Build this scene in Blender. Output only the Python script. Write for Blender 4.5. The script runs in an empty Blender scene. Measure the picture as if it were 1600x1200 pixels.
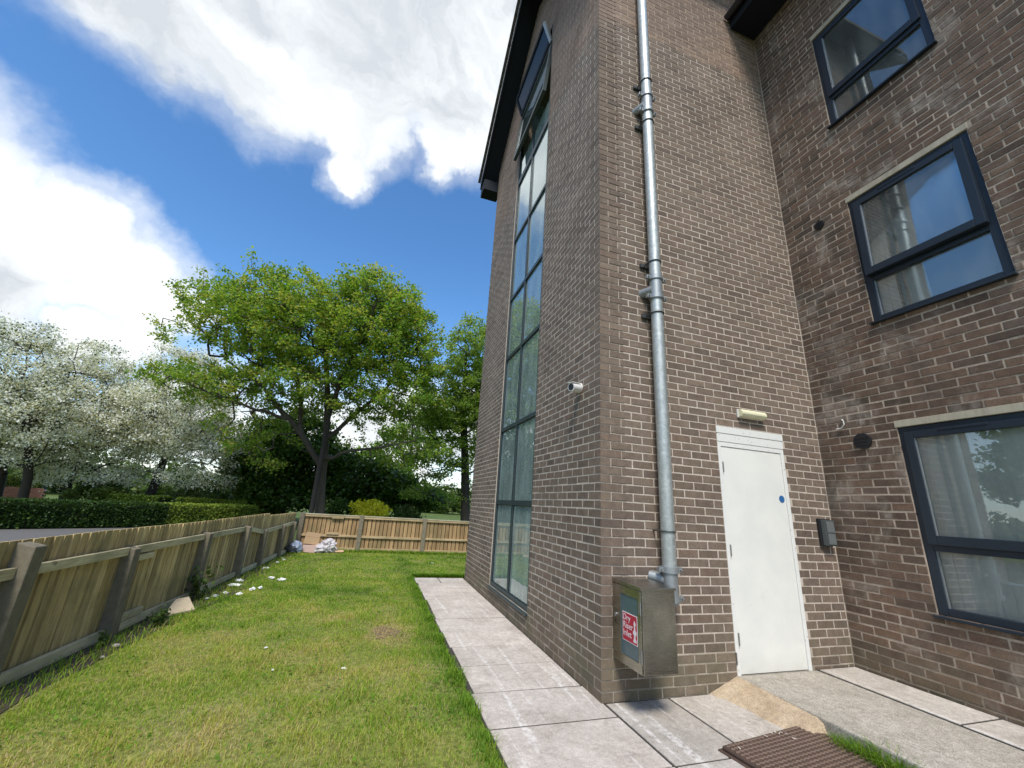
import bpy, math, random
import numpy as np
from mathutils import Vector, Matrix, noise as mnoise

rng = np.random.default_rng(7)
random.seed(7)
S = bpy.context.scene
COL = S.collection
R = math.radians

# ------------------------------------------------------------------ camera, sky, sun, exposure
CAM = np.array([-1.872, -3.213, 1.397])
YAW, PITCH, ROLL, FPX = 0.301422, 0.294687, 0.063269, 627.6
fwd = np.array([math.sin(YAW) * math.cos(PITCH), math.cos(YAW) * math.cos(PITCH), math.sin(PITCH)])
rgt0 = np.array([math.cos(YAW), -math.sin(YAW), 0.0])
up0 = np.cross(rgt0, fwd)
rgt = rgt0 * math.cos(ROLL) + up0 * math.sin(ROLL)
upv = -rgt0 * math.sin(ROLL) + up0 * math.cos(ROLL)
cd = bpy.data.cameras.new('camera')
cam = bpy.data.objects.new('camera', cd)
COL.objects.link(cam)
cam.matrix_world = Matrix(((rgt[0], upv[0], -fwd[0], CAM[0]), (rgt[1], upv[1], -fwd[1], CAM[1]),
                           (rgt[2], upv[2], -fwd[2], CAM[2]), (0, 0, 0, 1)))
cd.sensor_width = 36.0
cd.lens = 36.0 * FPX / 1600.0
cd.clip_start = 0.05
cd.clip_end = 2000.0
S.camera = cam

def ray(px, py):
    return rgt * (px - 800) / FPX + upv * (600 - py) / FPX + fwd

def at(px, py, d):
    """world point seen at a place of the photograph, d metres into the scene"""
    return CAM + d * ray(px, py)

def unit(v):
    v = np.asarray(v, float)
    return v / np.linalg.norm(v)

SUN_AZ, SUN_EL = R(-158.0), R(55.0)      # azimuth from +Y towards +X
SKY_STRENGTH = 0.086
CLOUD_STRENGTH = 0.49
SUN_STRENGTH = 1.5
S.view_settings.view_transform = 'Standard'
S.view_settings.look = 'None'
S.view_settings.gamma = 1.0
S.view_settings.use_curve_mapping = False
S.view_settings.exposure = 1.43
S.render.film_transparent = False
try:
    S.cycles.max_bounces = 8
    S.cycles.transparent_max_bounces = 12
    S.cycles.caustics_reflective = False
    S.cycles.caustics_refractive = False
    S.cycles.sample_clamp_indirect = 6.0
except Exception:
    pass

class NT:
    """small node-tree helper"""
    def __init__(s, tree):
        s.t = tree; s.n = tree.nodes; s.l = tree.links
    def new(s, kind, **kw):
        nd = s.n.new(kind)
        for k, v in kw.items():
            if k.startswith('i_'):
                key = k[2:]
                key = int(key) if key.isdigit() else key
                s.put(nd.inputs[key], v)
            else:
                setattr(nd, k, v)
        return nd
    def put(s, sock, v):
        if isinstance(v, bpy.types.NodeSocket):
            s.l.new(v, sock)
        else:
            if isinstance(v, (tuple, list)) and len(v) == 3 and sock.type == 'RGBA':
                v = (*v, 1.0)
            sock.default_value = v
    def math(s, op, a, b=0.0, c=0.0, clamp=False):
        m = s.new('ShaderNodeMath', operation=op, use_clamp=clamp)
        s.put(m.inputs[0], a); s.put(m.inputs[1], b)
        if op in ('MULTIPLY_ADD', 'SMOOTH_MIN', 'SMOOTH_MAX', 'COMPARE', 'WRAP'): s.put(m.inputs[2], c)
        return m.outputs[0]
    def vmath(s, op, a, b=None, out=0):
        m = s.new('ShaderNodeVectorMath', operation=op)
        s.put(m.inputs[0], a)
        if b is not None: s.put(m.inputs[1], b)
        return m.outputs[out]
    def scale(s, a, f):
        m = s.new('ShaderNodeVectorMath', operation='SCALE')
        s.put(m.inputs[0], a); s.put(m.inputs['Scale'], f)
        return m.outputs[0]
    def noise(s, vec, scale=5.0, detail=3.0, rough=0.55, dist=0.0, color=False):
        m = s.new('ShaderNodeTexNoise')
        if vec is not None: s.l.new(vec, m.inputs['Vector'])
        m.inputs['Scale'].default_value = scale; m.inputs['Detail'].default_value = detail
        m.inputs['Roughness'].default_value = rough; m.inputs['Distortion'].default_value = dist
        return m.outputs['Color' if color else 'Fac']
    def mapr(s, v, a, b, c=0.0, d=1.0, smooth=True):
        m = s.new('ShaderNodeMapRange', interpolation_type='SMOOTHSTEP' if smooth else 'LINEAR')
        s.put(m.inputs[0], v)
        for i, x in enumerate((a, b, c, d)): s.put(m.inputs[1 + i], x)
        return m.outputs[0]
    def ramp(s, v, stops):
        m = s.new('ShaderNodeValToRGB')
        s.put(m.inputs[0], v)
        e = m.color_ramp.elements
        while len(e) < len(stops): e.new(0.5)
        for el, (p, c) in zip(e, stops):
            el.position = p; el.color = (*c, 1.0)
        return m.outputs[0]
    def mix(s, f, a, b, mode='MIX'):
        m = s.new('ShaderNodeMix', data_type='RGBA', blend_type=mode)
        s.put(m.inputs[0], f); s.put(m.inputs[6], a); s.put(m.inputs[7], b)
        return m.outputs[2]

# ---- world: physical sky with broken cloud
W = bpy.data.worlds.new('World')
S.world = W
W.use_nodes = True
w = NT(W.node_tree)
w.n.clear()
out = w.new('ShaderNodeOutputWorld')
sky = w.new('ShaderNodeTexSky', sky_type='NISHITA', sun_disc=False)
sky.sun_elevation = SUN_EL; sky.sun_rotation = SUN_AZ
sky.altitude = 50; sky.air_density = 1.0; sky.dust_density = 0.35; sky.ozone_density = 2.6
bg = w.new('ShaderNodeBackground')
bg.inputs['Strength'].default_value = SKY_STRENGTH
hsv = w.new('ShaderNodeHueSaturation')
hsv.inputs['Saturation'].default_value = 1.22
w.l.new(sky.outputs[0], hsv.inputs['Color'])
w.l.new(hsv.outputs[0], bg.inputs['Color'])
tc = w.new('ShaderNodeTexCoord')
D = w.vmath('NORMALIZE', tc.outputs['Generated'])
# wind-drawn warp of the cloud edges
wob = w.noise(D, 2.6, 6.0, 0.62, color=True)
wob2 = w.noise(D, 9.0, 5.0, 0.6, color=True)
wv = w.vmath('SUBTRACT', wob, (0.5, 0.5, 0.5))
wv2 = w.vmath('SUBTRACT', wob2, (0.5, 0.5, 0.5))
DW = w.vmath('ADD', D, w.vmath('ADD', w.scale(wv, 0.20), w.scale(wv2, 0.10)))
DW = w.vmath('NORMALIZE', DW)
blobs = [  # (px, py, inner deg, outer deg)  the two cloud banks of the picture
    (780, -40, 7, 15), (650, 30, 7, 14), (520, 10, 7, 15), (400, 30, 5, 11), (290, 0, 4, 10), (190, -50, 4, 10),
    (440, 120, 2, 9), (560, 150, 4, 10), (720, 150, 5, 11), (545, 255, 0, 5), (690, 220, 1, 6),
    (-140, 300, 5, 12), (-10, 330, 3, 8), (110, 385, 3, 9), (215, 440, 2, 8), (285, 470, 0, 6), (-60, 420, 4, 10),
    (140, 525, 0, 5), (215, 530, 0, 5), (620, 680, 4, 12), (500, 700, 5, 12), (330, 640, 2, 9), (755, 670, 3, 10)]
acc = None
for px, py, ri, ro in blobs:
    c = unit(ray(px, py))
    dp = w.vmath('DOT_PRODUCT', DW, tuple(c), out=1)
    f = w.mapr(dp, math.cos(R(ro)), math.cos(R(ri)))
    acc = f if acc is None else w.math('MAXIMUM', acc, f)
# broken cloud of the same kind over the rest of the sky
sep = w.new('ShaderNodeSeparateXYZ'); w.l.new(D, sep.inputs[0])
zz = w.math('ADD', w.math('MAXIMUM', sep.outputs[2], 0.0), 0.22)
pv = w.new('ShaderNodeCombineXYZ')
w.l.new(w.math('DIVIDE', sep.outputs[0], zz), pv.inputs[0]); w.l.new(w.math('DIVIDE', sep.outputs[1], zz), pv.inputs[1])
pv.inputs[2].default_value = 8.3  # offset picked so unseen sky mirrors blue in the wing windows
gen = w.mapr(w.noise(pv.outputs[0], 1.15, 6.0, 0.55), 0.47, 0.66)
cdir = unit(ray(430, 520))
inview = w.mapr(w.vmath('DOT_PRODUCT', D, tuple(cdir), out=1), math.cos(R(58)), math.cos(R(44)))
gen = w.math('MULTIPLY', gen, w.math('SUBTRACT', 1.0, inview))
mask = w.math('MAXIMUM', acc, gen)
hz = w.mapr(sep.outputs[2], 0.02, 0.30, 0.75, 0.0)             # low white bank along the horizon
mask = w.math('MAXIMUM', mask, hz)
thin = w.mapr(w.noise(DW, 5.0, 7.0, 0.6), 0.30, 0.72, 0.35, 1.0)
mask2 = w.math('MULTIPLY', mask, w.math('MAXIMUM', thin, w.mapr(mask, 0.35, 0.95)), clamp=True)
shade = w.noise(w.vmath('MULTIPLY', DW, (1.0, 1.6, 1.9)), 2.6, 7.0, 0.58, 0.6)
ccol = w.ramp(w.math('MULTIPLY', shade, w.mapr(mask, 0.0, 1.0, 1.25, 0.95)),
              [(0.34, (0.54, 0.58, 0.62)), (0.49, (0.80, 0.83, 0.85)), (0.62, (0.95, 0.96, 0.95))])
bgc = w.new('ShaderNodeBackground')
w.l.new(ccol, bgc.inputs['Color']); bgc.inputs['Strength'].default_value = CLOUD_STRENGTH
mixw = w.new('ShaderNodeMixShader')
w.l.new(mask2, mixw.inputs[0]); w.l.new(bg.outputs[0], mixw.inputs[1]); w.l.new(bgc.outputs[0], mixw.inputs[2])
w.l.new(mixw.outputs[0], out.inputs['Surface'])

sl = bpy.data.lights.new('sun', 'SUN')
sl.energy = SUN_STRENGTH; sl.angle = R(16.0); sl.color = (1.0, 0.955, 0.88)
sun = bpy.data.objects.new('sun', sl)
COL.objects.link(sun)
sdir = Vector((math.sin(SUN_AZ) * math.cos(SUN_EL), math.cos(SUN_AZ) * math.cos(SUN_EL), math.sin(SUN_EL)))
sun.rotation_euler = sdir.to_track_quat('Z', 'Y').to_euler()
sun.location = (0, 0, 30)

# ------------------------------------------------------------------ helpers
WL = {}
def wloc(o):
    return WL.get(o, np.zeros(3)) if o is not None else np.zeros(3)

def tag(o, label=None, cat=None, group=None, kind=None):
    if label: o['label'] = label
    if cat: o['category'] = cat
    if group: o['group'] = group
    if kind: o['kind'] = kind
    return o

def thing(name, label, cat, loc=(0, 0, 0), group=None):
    o = bpy.data.objects.new(name, None)
    o.empty_display_size = 0.1
    COL.objects.link(o)
    o.location = loc
    WL[o] = np.array(loc, float)
    return tag(o, label, cat, group)

def link(name, me, m=None, parent=None, loc=None):
    o = bpy.data.objects.new(name, me)
    COL.objects.link(o)
    if m is not None and len(me.materials) == 0: me.materials.append(m)
    if parent is not None: o.parent = parent
    if loc is not None: o.location = loc
    WL[o] = wloc(parent) + (np.array(loc, float) if loc is not None else 0)
    return o

class MB:
    def __init__(s): s.v = []; s.f = []; s.sm = []
    def add(s, vs, fs, smooth=False):
        b = len(s.v)
        s.v.extend([tuple(map(float, v)) for v in vs])
        s.f.extend([tuple(b + i for i in f) for f in fs]); s.sm.extend([smooth] * len(fs))
        return s
    def box(s, a, b):
        x0, y0, z0 = [min(p, q) for p, q in zip(a, b)]; x1, y1, z1 = [max(p, q) for p, q in zip(a, b)]
        return s.add([(x0, y0, z0), (x1, y0, z0), (x1, y1, z0), (x0, y1, z0), (x0, y0, z1), (x1, y0, z1), (x1, y1, z1), (x0, y1, z1)],
                     [(0, 3, 2, 1), (4, 5, 6, 7), (0, 1, 5, 4), (1, 2, 6, 5), (2, 3, 7, 6), (3, 0, 4, 7)])
    def bar(s, p, q, wx, wy, upd=(0, 0, 1)):
        """rectangular bar from p to q"""
        p = np.array(p, float); q = np.array(q, float); d = unit(q - p)
        u = np.array(upd, float)
        if abs(d @ unit(u)) > 0.98: u = np.array((1, 0, 0.0))
        a = unit(np.cross(d, u)); b = np.cross(a, d)
        vs = [e + a * sx * wx / 2 + b * sy * wy / 2 for e in (p, q) for sx, sy in ((-1, -1), (1, -1), (1, 1), (-1, 1))]
        return s.add(vs, [(0, 1, 2, 3), (7, 6, 5, 4), (4, 5, 1, 0), (5, 6, 2, 1), (6, 7, 3, 2), (7, 4, 0, 3)])
    def cyl(s, p, q, r0, r1=None, n=20, caps=True):
        r1 = r0 if r1 is None else r1
        p = np.array(p, float); q = np.array(q, float); d = unit(q - p)
        u = np.array((0, 0, 1.0)) if abs(d[2]) < 0.9 else np.array((1.0, 0, 0))
        a = unit(np.cross(d, u)); b = np.cross(d, a)
        vs = []
        for e, r in ((p, r0), (q, r1)):
            for i in range(n):
                t = 2 * math.pi * i / n
                vs.append(e + (a * math.cos(t) + b * math.sin(t)) * r)
        s.add(vs, [(i, (i + 1) % n, n + (i + 1) % n, n + i) for i in range(n)], True)
        if caps:
            s.add(vs[:n], [tuple(reversed(range(n)))]); s.add(vs[n:], [tuple(range(n))])
        return s
    def tube(s, pts, r, n=8):
        for a, b in zip(pts[:-1], pts[1:]): s.cyl(a, b, r, n=n)
        return s
    def prism(s, poly, axis, t0, t1):
        """polygon in the two other axes pushed along axis"""
        o = [i for i in range(3) if i != axis]
        vs = []
        for t in (t0, t1):
            for p in poly:
                v = [0, 0, 0]; v[o[0]] = p[0]; v[o[1]] = p[1]; v[axis] = t
                vs.append(v)
        n = len(poly)
        return s.add(vs, [tuple(range(n)), tuple(reversed(range(n, 2 * n)))] + [(i, i + n, (i + 1) % n + n, (i + 1) % n) for i in range(n)])
    def build(s, name, m, parent=None, bevel=0.0, fix=True):
        me = bpy.data.meshes.new(name)
        b = wloc(parent)
        me.from_pydata([tuple(np.array(v) - b) for v in s.v], [], s.f)
        me.polygons.foreach_set('use_smooth', s.sm)
        if fix or bevel:
            import bmesh
            bm = bmesh.new(); bm.from_mesh(me)
            if fix: bmesh.ops.recalc_face_normals(bm, faces=bm.faces)
            if bevel:
                es = [e for e in bm.edges if len(e.link_faces) == 2 and e.calc_face_angle(0) > 0.6]
                bmesh.ops.bevel(bm, geom=es, offset=bevel, segments=2, profile=0.6, affect='EDGES')
            bm.to_mesh(me); bm.free()
        me.update()
        return link(name, me, m, parent)

def big_mesh(name, V, F, m, parent=None, attrs=None, smooth=False):
    """V (n,3) array, F (k,3 or 4) array; attrs: per-point float attributes"""
    me = bpy.data.meshes.new(name)
    V = np.asarray(V, np.float32) - wloc(parent).astype(np.float32)
    F = np.asarray(F, np.int32); k = F.shape[1]
    me.vertices.add(len(V)); me.vertices.foreach_set('co', V.ravel())
    me.loops.add(F.size); me.loops.foreach_set('vertex_index', F.ravel())
    me.polygons.add(len(F))
    me.polygons.foreach_set('loop_start', np.arange(0, F.size, k, dtype=np.int32))
    if smooth: me.polygons.foreach_set('use_smooth', np.ones(len(F), bool))
    for an, av in (attrs or {}).items():
        a = me.attributes.new(an, 'FLOAT', 'POINT'); a.data.foreach_set('value', np.asarray(av, np.float32))
    me.update(calc_edges=True)
    return link(name, me, m, parent)

def vnoise(x, y, s=1.0, seed=0.0):
    return np.array([mnoise.noise((a * s + seed, b * s - seed, seed * 1.7)) for a, b in zip(x, y)])

# ------------------------------------------------------------------ materials
def mat(name):
    m = bpy.data.materials.new(name); m.use_nodes = True
    t = NT(m.node_tree); t.n.clear()
    o = t.new('ShaderNodeOutputMaterial'); p = t.new('ShaderNodeBsdfPrincipled')
    t.l.new(p.outputs[0], o.inputs['Surface'])
    return m, t, p, o

def pos(t):
    return t.new('ShaderNodeNewGeometry').outputs['Position']

def rnd(t):
    """one random number per object and per loose piece"""
    g = t.new('ShaderNodeNewGeometry'); o = t.new('ShaderNodeObjectInfo')
    return t.math('FRACT', t.math('ADD', t.math('MULTIPLY', g.outputs['Random Per Island'], 7.31), o.outputs['Random']))

def bump(t, p, h, strength=0.3, dist=0.01):
    b = t.new('ShaderNodeBump'); b.inputs['Strength'].default_value = strength; b.inputs['Distance'].default_value = dist
    t.l.new(h, b.inputs['Height']); t.l.new(b.outputs[0], p.inputs['Normal'])

def simple(name, col, rough=0.6, var=0.15, sc=12.0, metal=0.0, bs=0.15, spec=0.5, tone=0.0, stretch=None):
    m, t, p, o = mat(name)
    P = pos(t)
    if stretch: P = t.vmath('MULTIPLY', P, stretch)
    n = t.noise(P, sc, 4.0, 0.6)
    n2 = t.noise(P, sc * 6, 3.0, 0.6)
    f = t.math('ADD', t.math('MULTIPLY', t.math('SUBTRACT', n, 0.5), 2.4 * var), t.math('MULTIPLY', t.math('SUBTRACT', n2, 0.5), 1.2 * var))
    if tone: f = t.math('ADD', f, t.math('MULTIPLY', t.math('SUBTRACT', rnd(t), 0.5), tone))
    v = t.math('ADD', f, 1.0)
    t.l.new(t.scale(tuple(col), v), p.inputs['Base Color'])
    p.inputs['Roughness'].default_value = rough; p.inputs['Metallic'].default_value = metal
    p.inputs['Specular IOR Level'].default_value = spec
    if bs: bump(t, p, n2, bs, 0.004)
    return m

def brick_mat(name, cols, stain, stainc, moss=0.5, lo=0.56, soot=0.0):
    m, t, p, o = mat(name)
    P = pos(t); r = rnd(t)
    base = t.ramp(r, [(i / (len(cols) - 1), c) for i, c in enumerate(cols)])
    fine = t.noise(P, 90.0, 4.0, 0.7); mid = t.noise(P, 14.0, 4.0, 0.6); big = t.noise(P, 1.1, 5.0, 0.62)
    base = t.mix(1.0, base, t.scale((1, 1, 1), t.mapr(fine, 0.25, 0.75, 0.72, 1.25)), 'MULTIPLY')
    base = t.mix(1.0, base, t.scale((1, 1, 1), t.mapr(mid, 0.3, 0.7, 0.86, 1.14)), 'MULTIPLY')
    base = t.mix(1.0, base, t.scale((1, 1, 1), t.mapr(big, 0.3, 0.7, 0.86, 1.14)), 'MULTIPLY')
    # lime bloom in loose patches
    bl = t.mapr(t.noise(P, 2.1, 6.0, 0.66, 0.5), lo, lo + 0.22, 0.0, stain)
    bl = t.math('MULTIPLY', bl, t.mapr(mid, 0.3, 0.65, 0.35, 1.0))
    base = t.mix(bl, base, stainc)
    if soot:      # black weathering and green damp in drifts
        sv_ = t.vmath('MULTIPLY', P, (1.0, 1.0, 0.45))
        base = t.mix(t.mapr(t.noise(sv_, 1.6, 5.0, 0.65, 0.8), 0.50, 0.72, 0.0, soot), base, (0.062, 0.055, 0.042))
    # thin algae low on the wall
    s = t.new('ShaderNodeSeparateXYZ'); t.l.new(P, s.inputs[0])
    al = t.math('MULTIPLY', t.mapr(s.outputs[2], 0.05, 0.75, 1.0, 0.0), t.mapr(t.noise(P, 3.0, 4.0, 0.6), 0.35, 0.65, 0.2, 1.0))
    base = t.mix(t.math('MULTIPLY', al, moss), base, (0.115, 0.115, 0.062))
    t.l.new(base, p.inputs['Base Color'])
    p.inputs['Roughness'].default_value = 0.85; p.inputs['Specular IOR Level'].default_value = 0.25
    bump(t, p, fine, 0.35, 0.004)
    return m

def mortar_mat(name, col, dirt, dirtc):
    m, t, p, o = mat(name)
    P = pos(t)
    n = t.noise(P, 40.0, 5.0, 0.65); b = t.noise(P, 1.7, 6.0, 0.62)
    c = t.mix(1.0, tuple(col), t.scale((1, 1, 1), t.mapr(n, 0.3, 0.7, 0.80, 1.15)), 'MULTIPLY')
    c = t.mix(t.mapr(b, 0.42, 0.68, 0.0, dirt), c, dirtc)
    s = t.new('ShaderNodeSeparateXYZ'); t.l.new(P, s.inputs[0])
    al = t.math('MULTIPLY', t.mapr(s.outputs[2], 0.02, 0.55, 1.0, 0.0), t.mapr(t.noise(P, 4.0, 4.0, 0.6), 0.35, 0.6, 0.3, 1.0))
    c = t.mix(t.math('MULTIPLY', al, 0.75), c, (0.13, 0.12, 0.075))
    t.l.new(c, p.inputs['Base Color']); p.inputs['Roughness'].default_value = 0.95
    p.inputs['Specular IOR Level'].default_value = 0.1
    bump(t, p, n, 0.5, 0.004)
    return m

M = {}
M['brick'] = brick_mat('brown_brick', [(0.160, 0.119, 0.088), (0.200, 0.150, 0.112), (0.168, 0.128, 0.098), (0.215, 0.160, 0.118), (0.135, 0.102, 0.080), (0.192, 0.142, 0.107), (0.178, 0.125, 0.093)], 0.22, (0.34, 0.30, 0.25))
M['brick_top'] = brick_mat('tan_brick', [(0.215, 0.150, 0.110), (0.26, 0.182, 0.134), (0.185, 0.131, 0.099), (0.235, 0.167, 0.125)], 0.25, (0.34, 0.27, 0.21), 0.0)
M['brick_old'] = brick_mat('weathered_brick', [(0.130, 0.086, 0.060), (0.165, 0.110, 0.076), (0.090, 0.064, 0.048), (0.185, 0.122, 0.084), (0.112, 0.08, 0.060), (0.165, 0.102, 0.070), (0.145, 0.108, 0.084)], 0.72, (0.40, 0.365, 0.31), 0.35, 0.50, 0.65)
M['mortar'] = mortar_mat('pale_mortar', (0.56, 0.48, 0.40), 0.35, (0.36, 0.31, 0.26))
M['mortar_top'] = mortar_mat('tan_mortar', (0.42, 0.325, 0.245), 0.4, (0.30, 0.22, 0.16))
M['mortar_old'] = mortar_mat('weathered_mortar', (0.46, 0.38, 0.30), 0.8, (0.22, 0.175, 0.135))
M['frame'] = simple('anthracite_frame', (0.017, 0.025, 0.036), 0.38, 0.08, 6.0, bs=0.03, spec=0.35)
M['teal_frame'] = simple('grey_green_frame', (0.028, 0.046, 0.050), 0.42, 0.10, 6.0, bs=0.03)
M['soffit'] = simple('black_soffit', (0.014, 0.018, 0.024), 0.75, 0.15, 3.0, bs=0.05, spec=0.2)
M['tile'] = simple('roof_tile', (0.10, 0.085, 0.075), 0.8, 0.3, 6.0)
m, t, p, o = mat('white_gloss_paint'); P = pos(t)
c = t.mix(t.mapr(t.noise(P, 2.2, 5.0, 0.6), 0.35, 0.7, 0.0, 1.0), (0.79, 0.78, 0.715), (0.72, 0.72, 0.665))
sp0 = t.new('ShaderNodeSeparateXYZ'); t.l.new(P, sp0.inputs[0])
scf = t.math('MULTIPLY', t.mapr(t.noise(P, 13.0, 6.0, 0.7, 1.5), 0.60, 0.74, 0.0, 0.5), t.mapr(sp0.outputs[2], 0.2, 1.2, 1.0, 0.15))
c = t.mix(scf, c, (0.42, 0.40, 0.36))
c = t.mix(t.math('MULTIPLY', t.mapr(sp0.outputs[2], 0.11, 0.30, 0.45, 0.0), t.noise(P, 9.0, 4.0, 0.6)), c, (0.40, 0.37, 0.30))
t.l.new(c, p.inputs['Base Color']); p.inputs['Roughness'].default_value = 0.45; bump(t, p, t.noise(P, 5.0, 3.0, 0.5), 0.10, 0.01)
M['white_door'] = m
m, t, p, o = mat('chipped_white_paint'); P = pos(t)
c = t.mix(t.mapr(t.noise(P, 38.0, 5.0, 0.7), 0.62, 0.66, 0.0, 0.8), (0.75, 0.745, 0.70), (0.20, 0.17, 0.13))
t.l.new(c, p.inputs['Base Color']); p.inputs['Roughness'].default_value = 0.5
M['white_frame'] = m
M['blue_sign'] = simple('blue_sign', (0.03, 0.13, 0.32), 0.4, 0.05, 20.0, bs=0)
M['red_sign'] = simple('red_sign', (0.42, 0.018, 0.045), 0.38, 0.06, 20.0, bs=0)
M['sign_white'] = simple('white_print', (0.72, 0.66, 0.66), 0.45, 0.05, 30.0, bs=0)
M['hinge'] = simple('steel_hinge', (0.30, 0.30, 0.29), 0.45, 0.2, 30.0, metal=0.8)
M['lintel'] = simple('stained_stone_lintel', (0.40, 0.36, 0.27), 0.85, 0.35, 9.0, stretch=(1, 1, 0.15))
M['black'] = simple('black_plastic', (0.012, 0.012, 0.014), 0.5, 0.1, 10.0, bs=0.03)
M['dark_metal'] = simple('dark_grey_casing', (0.055, 0.062, 0.060), 0.5, 0.15, 20.0)
M['grey_panel'] = simple('dull_grey_lens', (0.14, 0.155, 0.15), 0.35, 0.12, 20.0)
M['cam_white'] = simple('white_plastic', (0.72, 0.71, 0.68), 0.4, 0.06, 30.0, bs=0.02)
M['cream'] = simple('cream_diffuser', (0.78, 0.74, 0.50), 0.35, 0.06, 10.0, bs=0.02)
M['slat'] = simple('blind_fabric', (0.88, 0.90, 0.88), 0.8, 0.06, 10.0, tone=0.10)
M['room'] = simple('room_wall', (0.68, 0.70, 0.68), 0.9, 0.05, 2.0, bs=0)
M['stair'] = simple('stairwell_wall', (0.66, 0.80, 0.75), 0.8, 0.06, 2.0, bs=0)
M['dark_room'] = simple('dark_room_wall', (0.05, 0.055, 0.06), 0.9, 0.05, 2.0, bs=0)
M['concrete_post'] = simple('concrete_post', (0.185, 0.158, 0.108), 0.95, 0.40, 16.0, tone=0.25, bs=0.5)
M['iron'] = simple('rusty_iron', (0.075, 0.046, 0.032), 0.75, 0.30, 14.0, bs=0.4)
M['soil'] = simple('damp_soil', (0.055, 0.043, 0.030), 0.95, 0.35, 18.0, bs=0.6)
M['dry_soil'] = simple('dry_soil', (0.15, 0.105, 0.065), 0.95, 0.4, 26.0, bs=0.6)
M['cardboard'] = simple('cardboard', (0.50, 0.33, 0.19), 0.9, 0.08, 12.0, bs=0.05)
M['white_bag'] = simple('white_bag', (0.55, 0.51, 0.52), 0.4, 0.35, 22.0, bs=0.3)
M['blue_bag'] = simple('blue_bag', (0.28, 0.33, 0.43), 0.3, 0.35, 16.0, bs=0.2)
M['dark_bag'] = simple('dark_bag', (0.03, 0.035, 0.04), 0.3, 0.2, 16.0, bs=0.2)
M['litter'] = simple('white_paper', (0.80, 0.79, 0.76), 0.7, 0.06, 40.0, bs=0.1)
M['pale_wood'] = simple('pale_offcut', (0.52, 0.42, 0.28), 0.8, 0.15, 14.0)
M['teal_shed'] = simple('teal_boarding', (0.10, 0.21, 0.19), 0.6, 0.15, 4.0)
M['garden_brick'] = simple('red_garden_brick', (0.34, 0.15, 0.10), 0.85, 0.2, 6.0, tone=0.3)
M['mauve_bag'] = simple('pinkish_bag', (0.60, 0.42, 0.36), 0.5, 0.12, 18.0, bs=0.1)
M['render_wall'] = simple('pale_render', (0.66, 0.64, 0.60), 0.8, 0.05, 1.0, bs=0)
M['trunk_shade'] = simple('dark_stem', (0.035, 0.031, 0.028), 0.9, 0.2, 20.0, bs=0.4)  # dark tone stands for the shaded side of the trunk

def glass(name, tint, refl, film=(0.45, 0.48, 0.46), f0=0.0, f1=0.10):
    m, t, p, o = mat(name)
    t.n.remove(p)
    tr = t.new('ShaderNodeBsdfTransparent'); t.put(tr.inputs[0], tint)
    gl = t.new('ShaderNodeBsdfGlossy'); gl.inputs['Roughness'].default_value = 0.004
    t.put(gl.inputs[0], (0.95, 1.0, 0.99))
    fr = t.new('ShaderNodeFresnel'); fr.inputs['IOR'].default_value = 1.5
    g = t.new('ShaderNodeBump'); g.inputs['Strength'].default_value = 0.02; g.inputs['Distance'].default_value = 0.02
    t.l.new(t.noise(pos(t), 3.0, 2.0, 0.5), g.inputs['Height']); t.l.new(g.outputs[0], gl.inputs['Normal'])
    f = t.math('MULTIPLY', fr.outputs[0], refl, clamp=True)
    df = t.new('ShaderNodeBsdfDiffuse'); t.put(df.inputs[0], film)       # film: dust and damp on stair glass, a painted veil on wing glass
    dn = t.mapr(t.noise(t.vmath('MULTIPLY', pos(t), (1, 1, 0.35)), 5.0, 6.0, 0.65), 0.35, 0.7, f0, f1)
    m1 = t.new('ShaderNodeMixShader'); t.l.new(dn, m1.inputs[0]); t.l.new(tr.outputs[0], m1.inputs[1]); t.l.new(df.outputs[0], m1.inputs[2])
    mx = t.new('ShaderNodeMixShader'); t.l.new(f, mx.inputs[0]); t.l.new(m1.outputs[0], mx.inputs[1]); t.l.new(gl.outputs[0], mx.inputs[2])
    t.l.new(mx.outputs[0], o.inputs['Surface'])
    return m
M['glass'] = glass('window_glass', (0.97, 0.985, 0.98), 2.7, (0.58, 0.66, 0.64), 0.09, 0.17)  # pale film put in to lighten the dim panes and blinds
M['stair_glass'] = glass('tinted_glass', (0.86, 0.95, 0.92), 1.7, (0.62, 0.80, 0.74), 0.30, 0.50)

# galvanised pipe
m, t, p, o = mat('galvanised_steel'); P = pos(t)
n = t.noise(P, 22.0, 4.0, 0.65, 0.8); n2 = t.noise(t.vmath('MULTIPLY', P, (1, 1, 0.2)), 60.0, 3.0, 0.6)
t.l.new(t.ramp(n, [(0.3, (0.33, 0.36, 0.345)), (0.55, (0.46, 0.485, 0.465)), (0.75, (0.58, 0.60, 0.575))]), p.inputs['Base Color'])
p.inputs['Metallic'].default_value = 0.6
t.l.new(t.mapr(n2, 0.3, 0.7, 0.44, 0.62), p.inputs['Roughness']); bump(t, p, n2, 0.12, 0.003)
M['galv'] = m
M['clamp'] = simple('cast_coupling', (0.33, 0.35, 0.35), 0.5, 0.2, 30.0, metal=0.6, bs=0.2)
M['bracket'] = simple('bracket_steel', (0.085, 0.09, 0.09), 0.5, 0.2, 30.0, metal=0.5)
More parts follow.
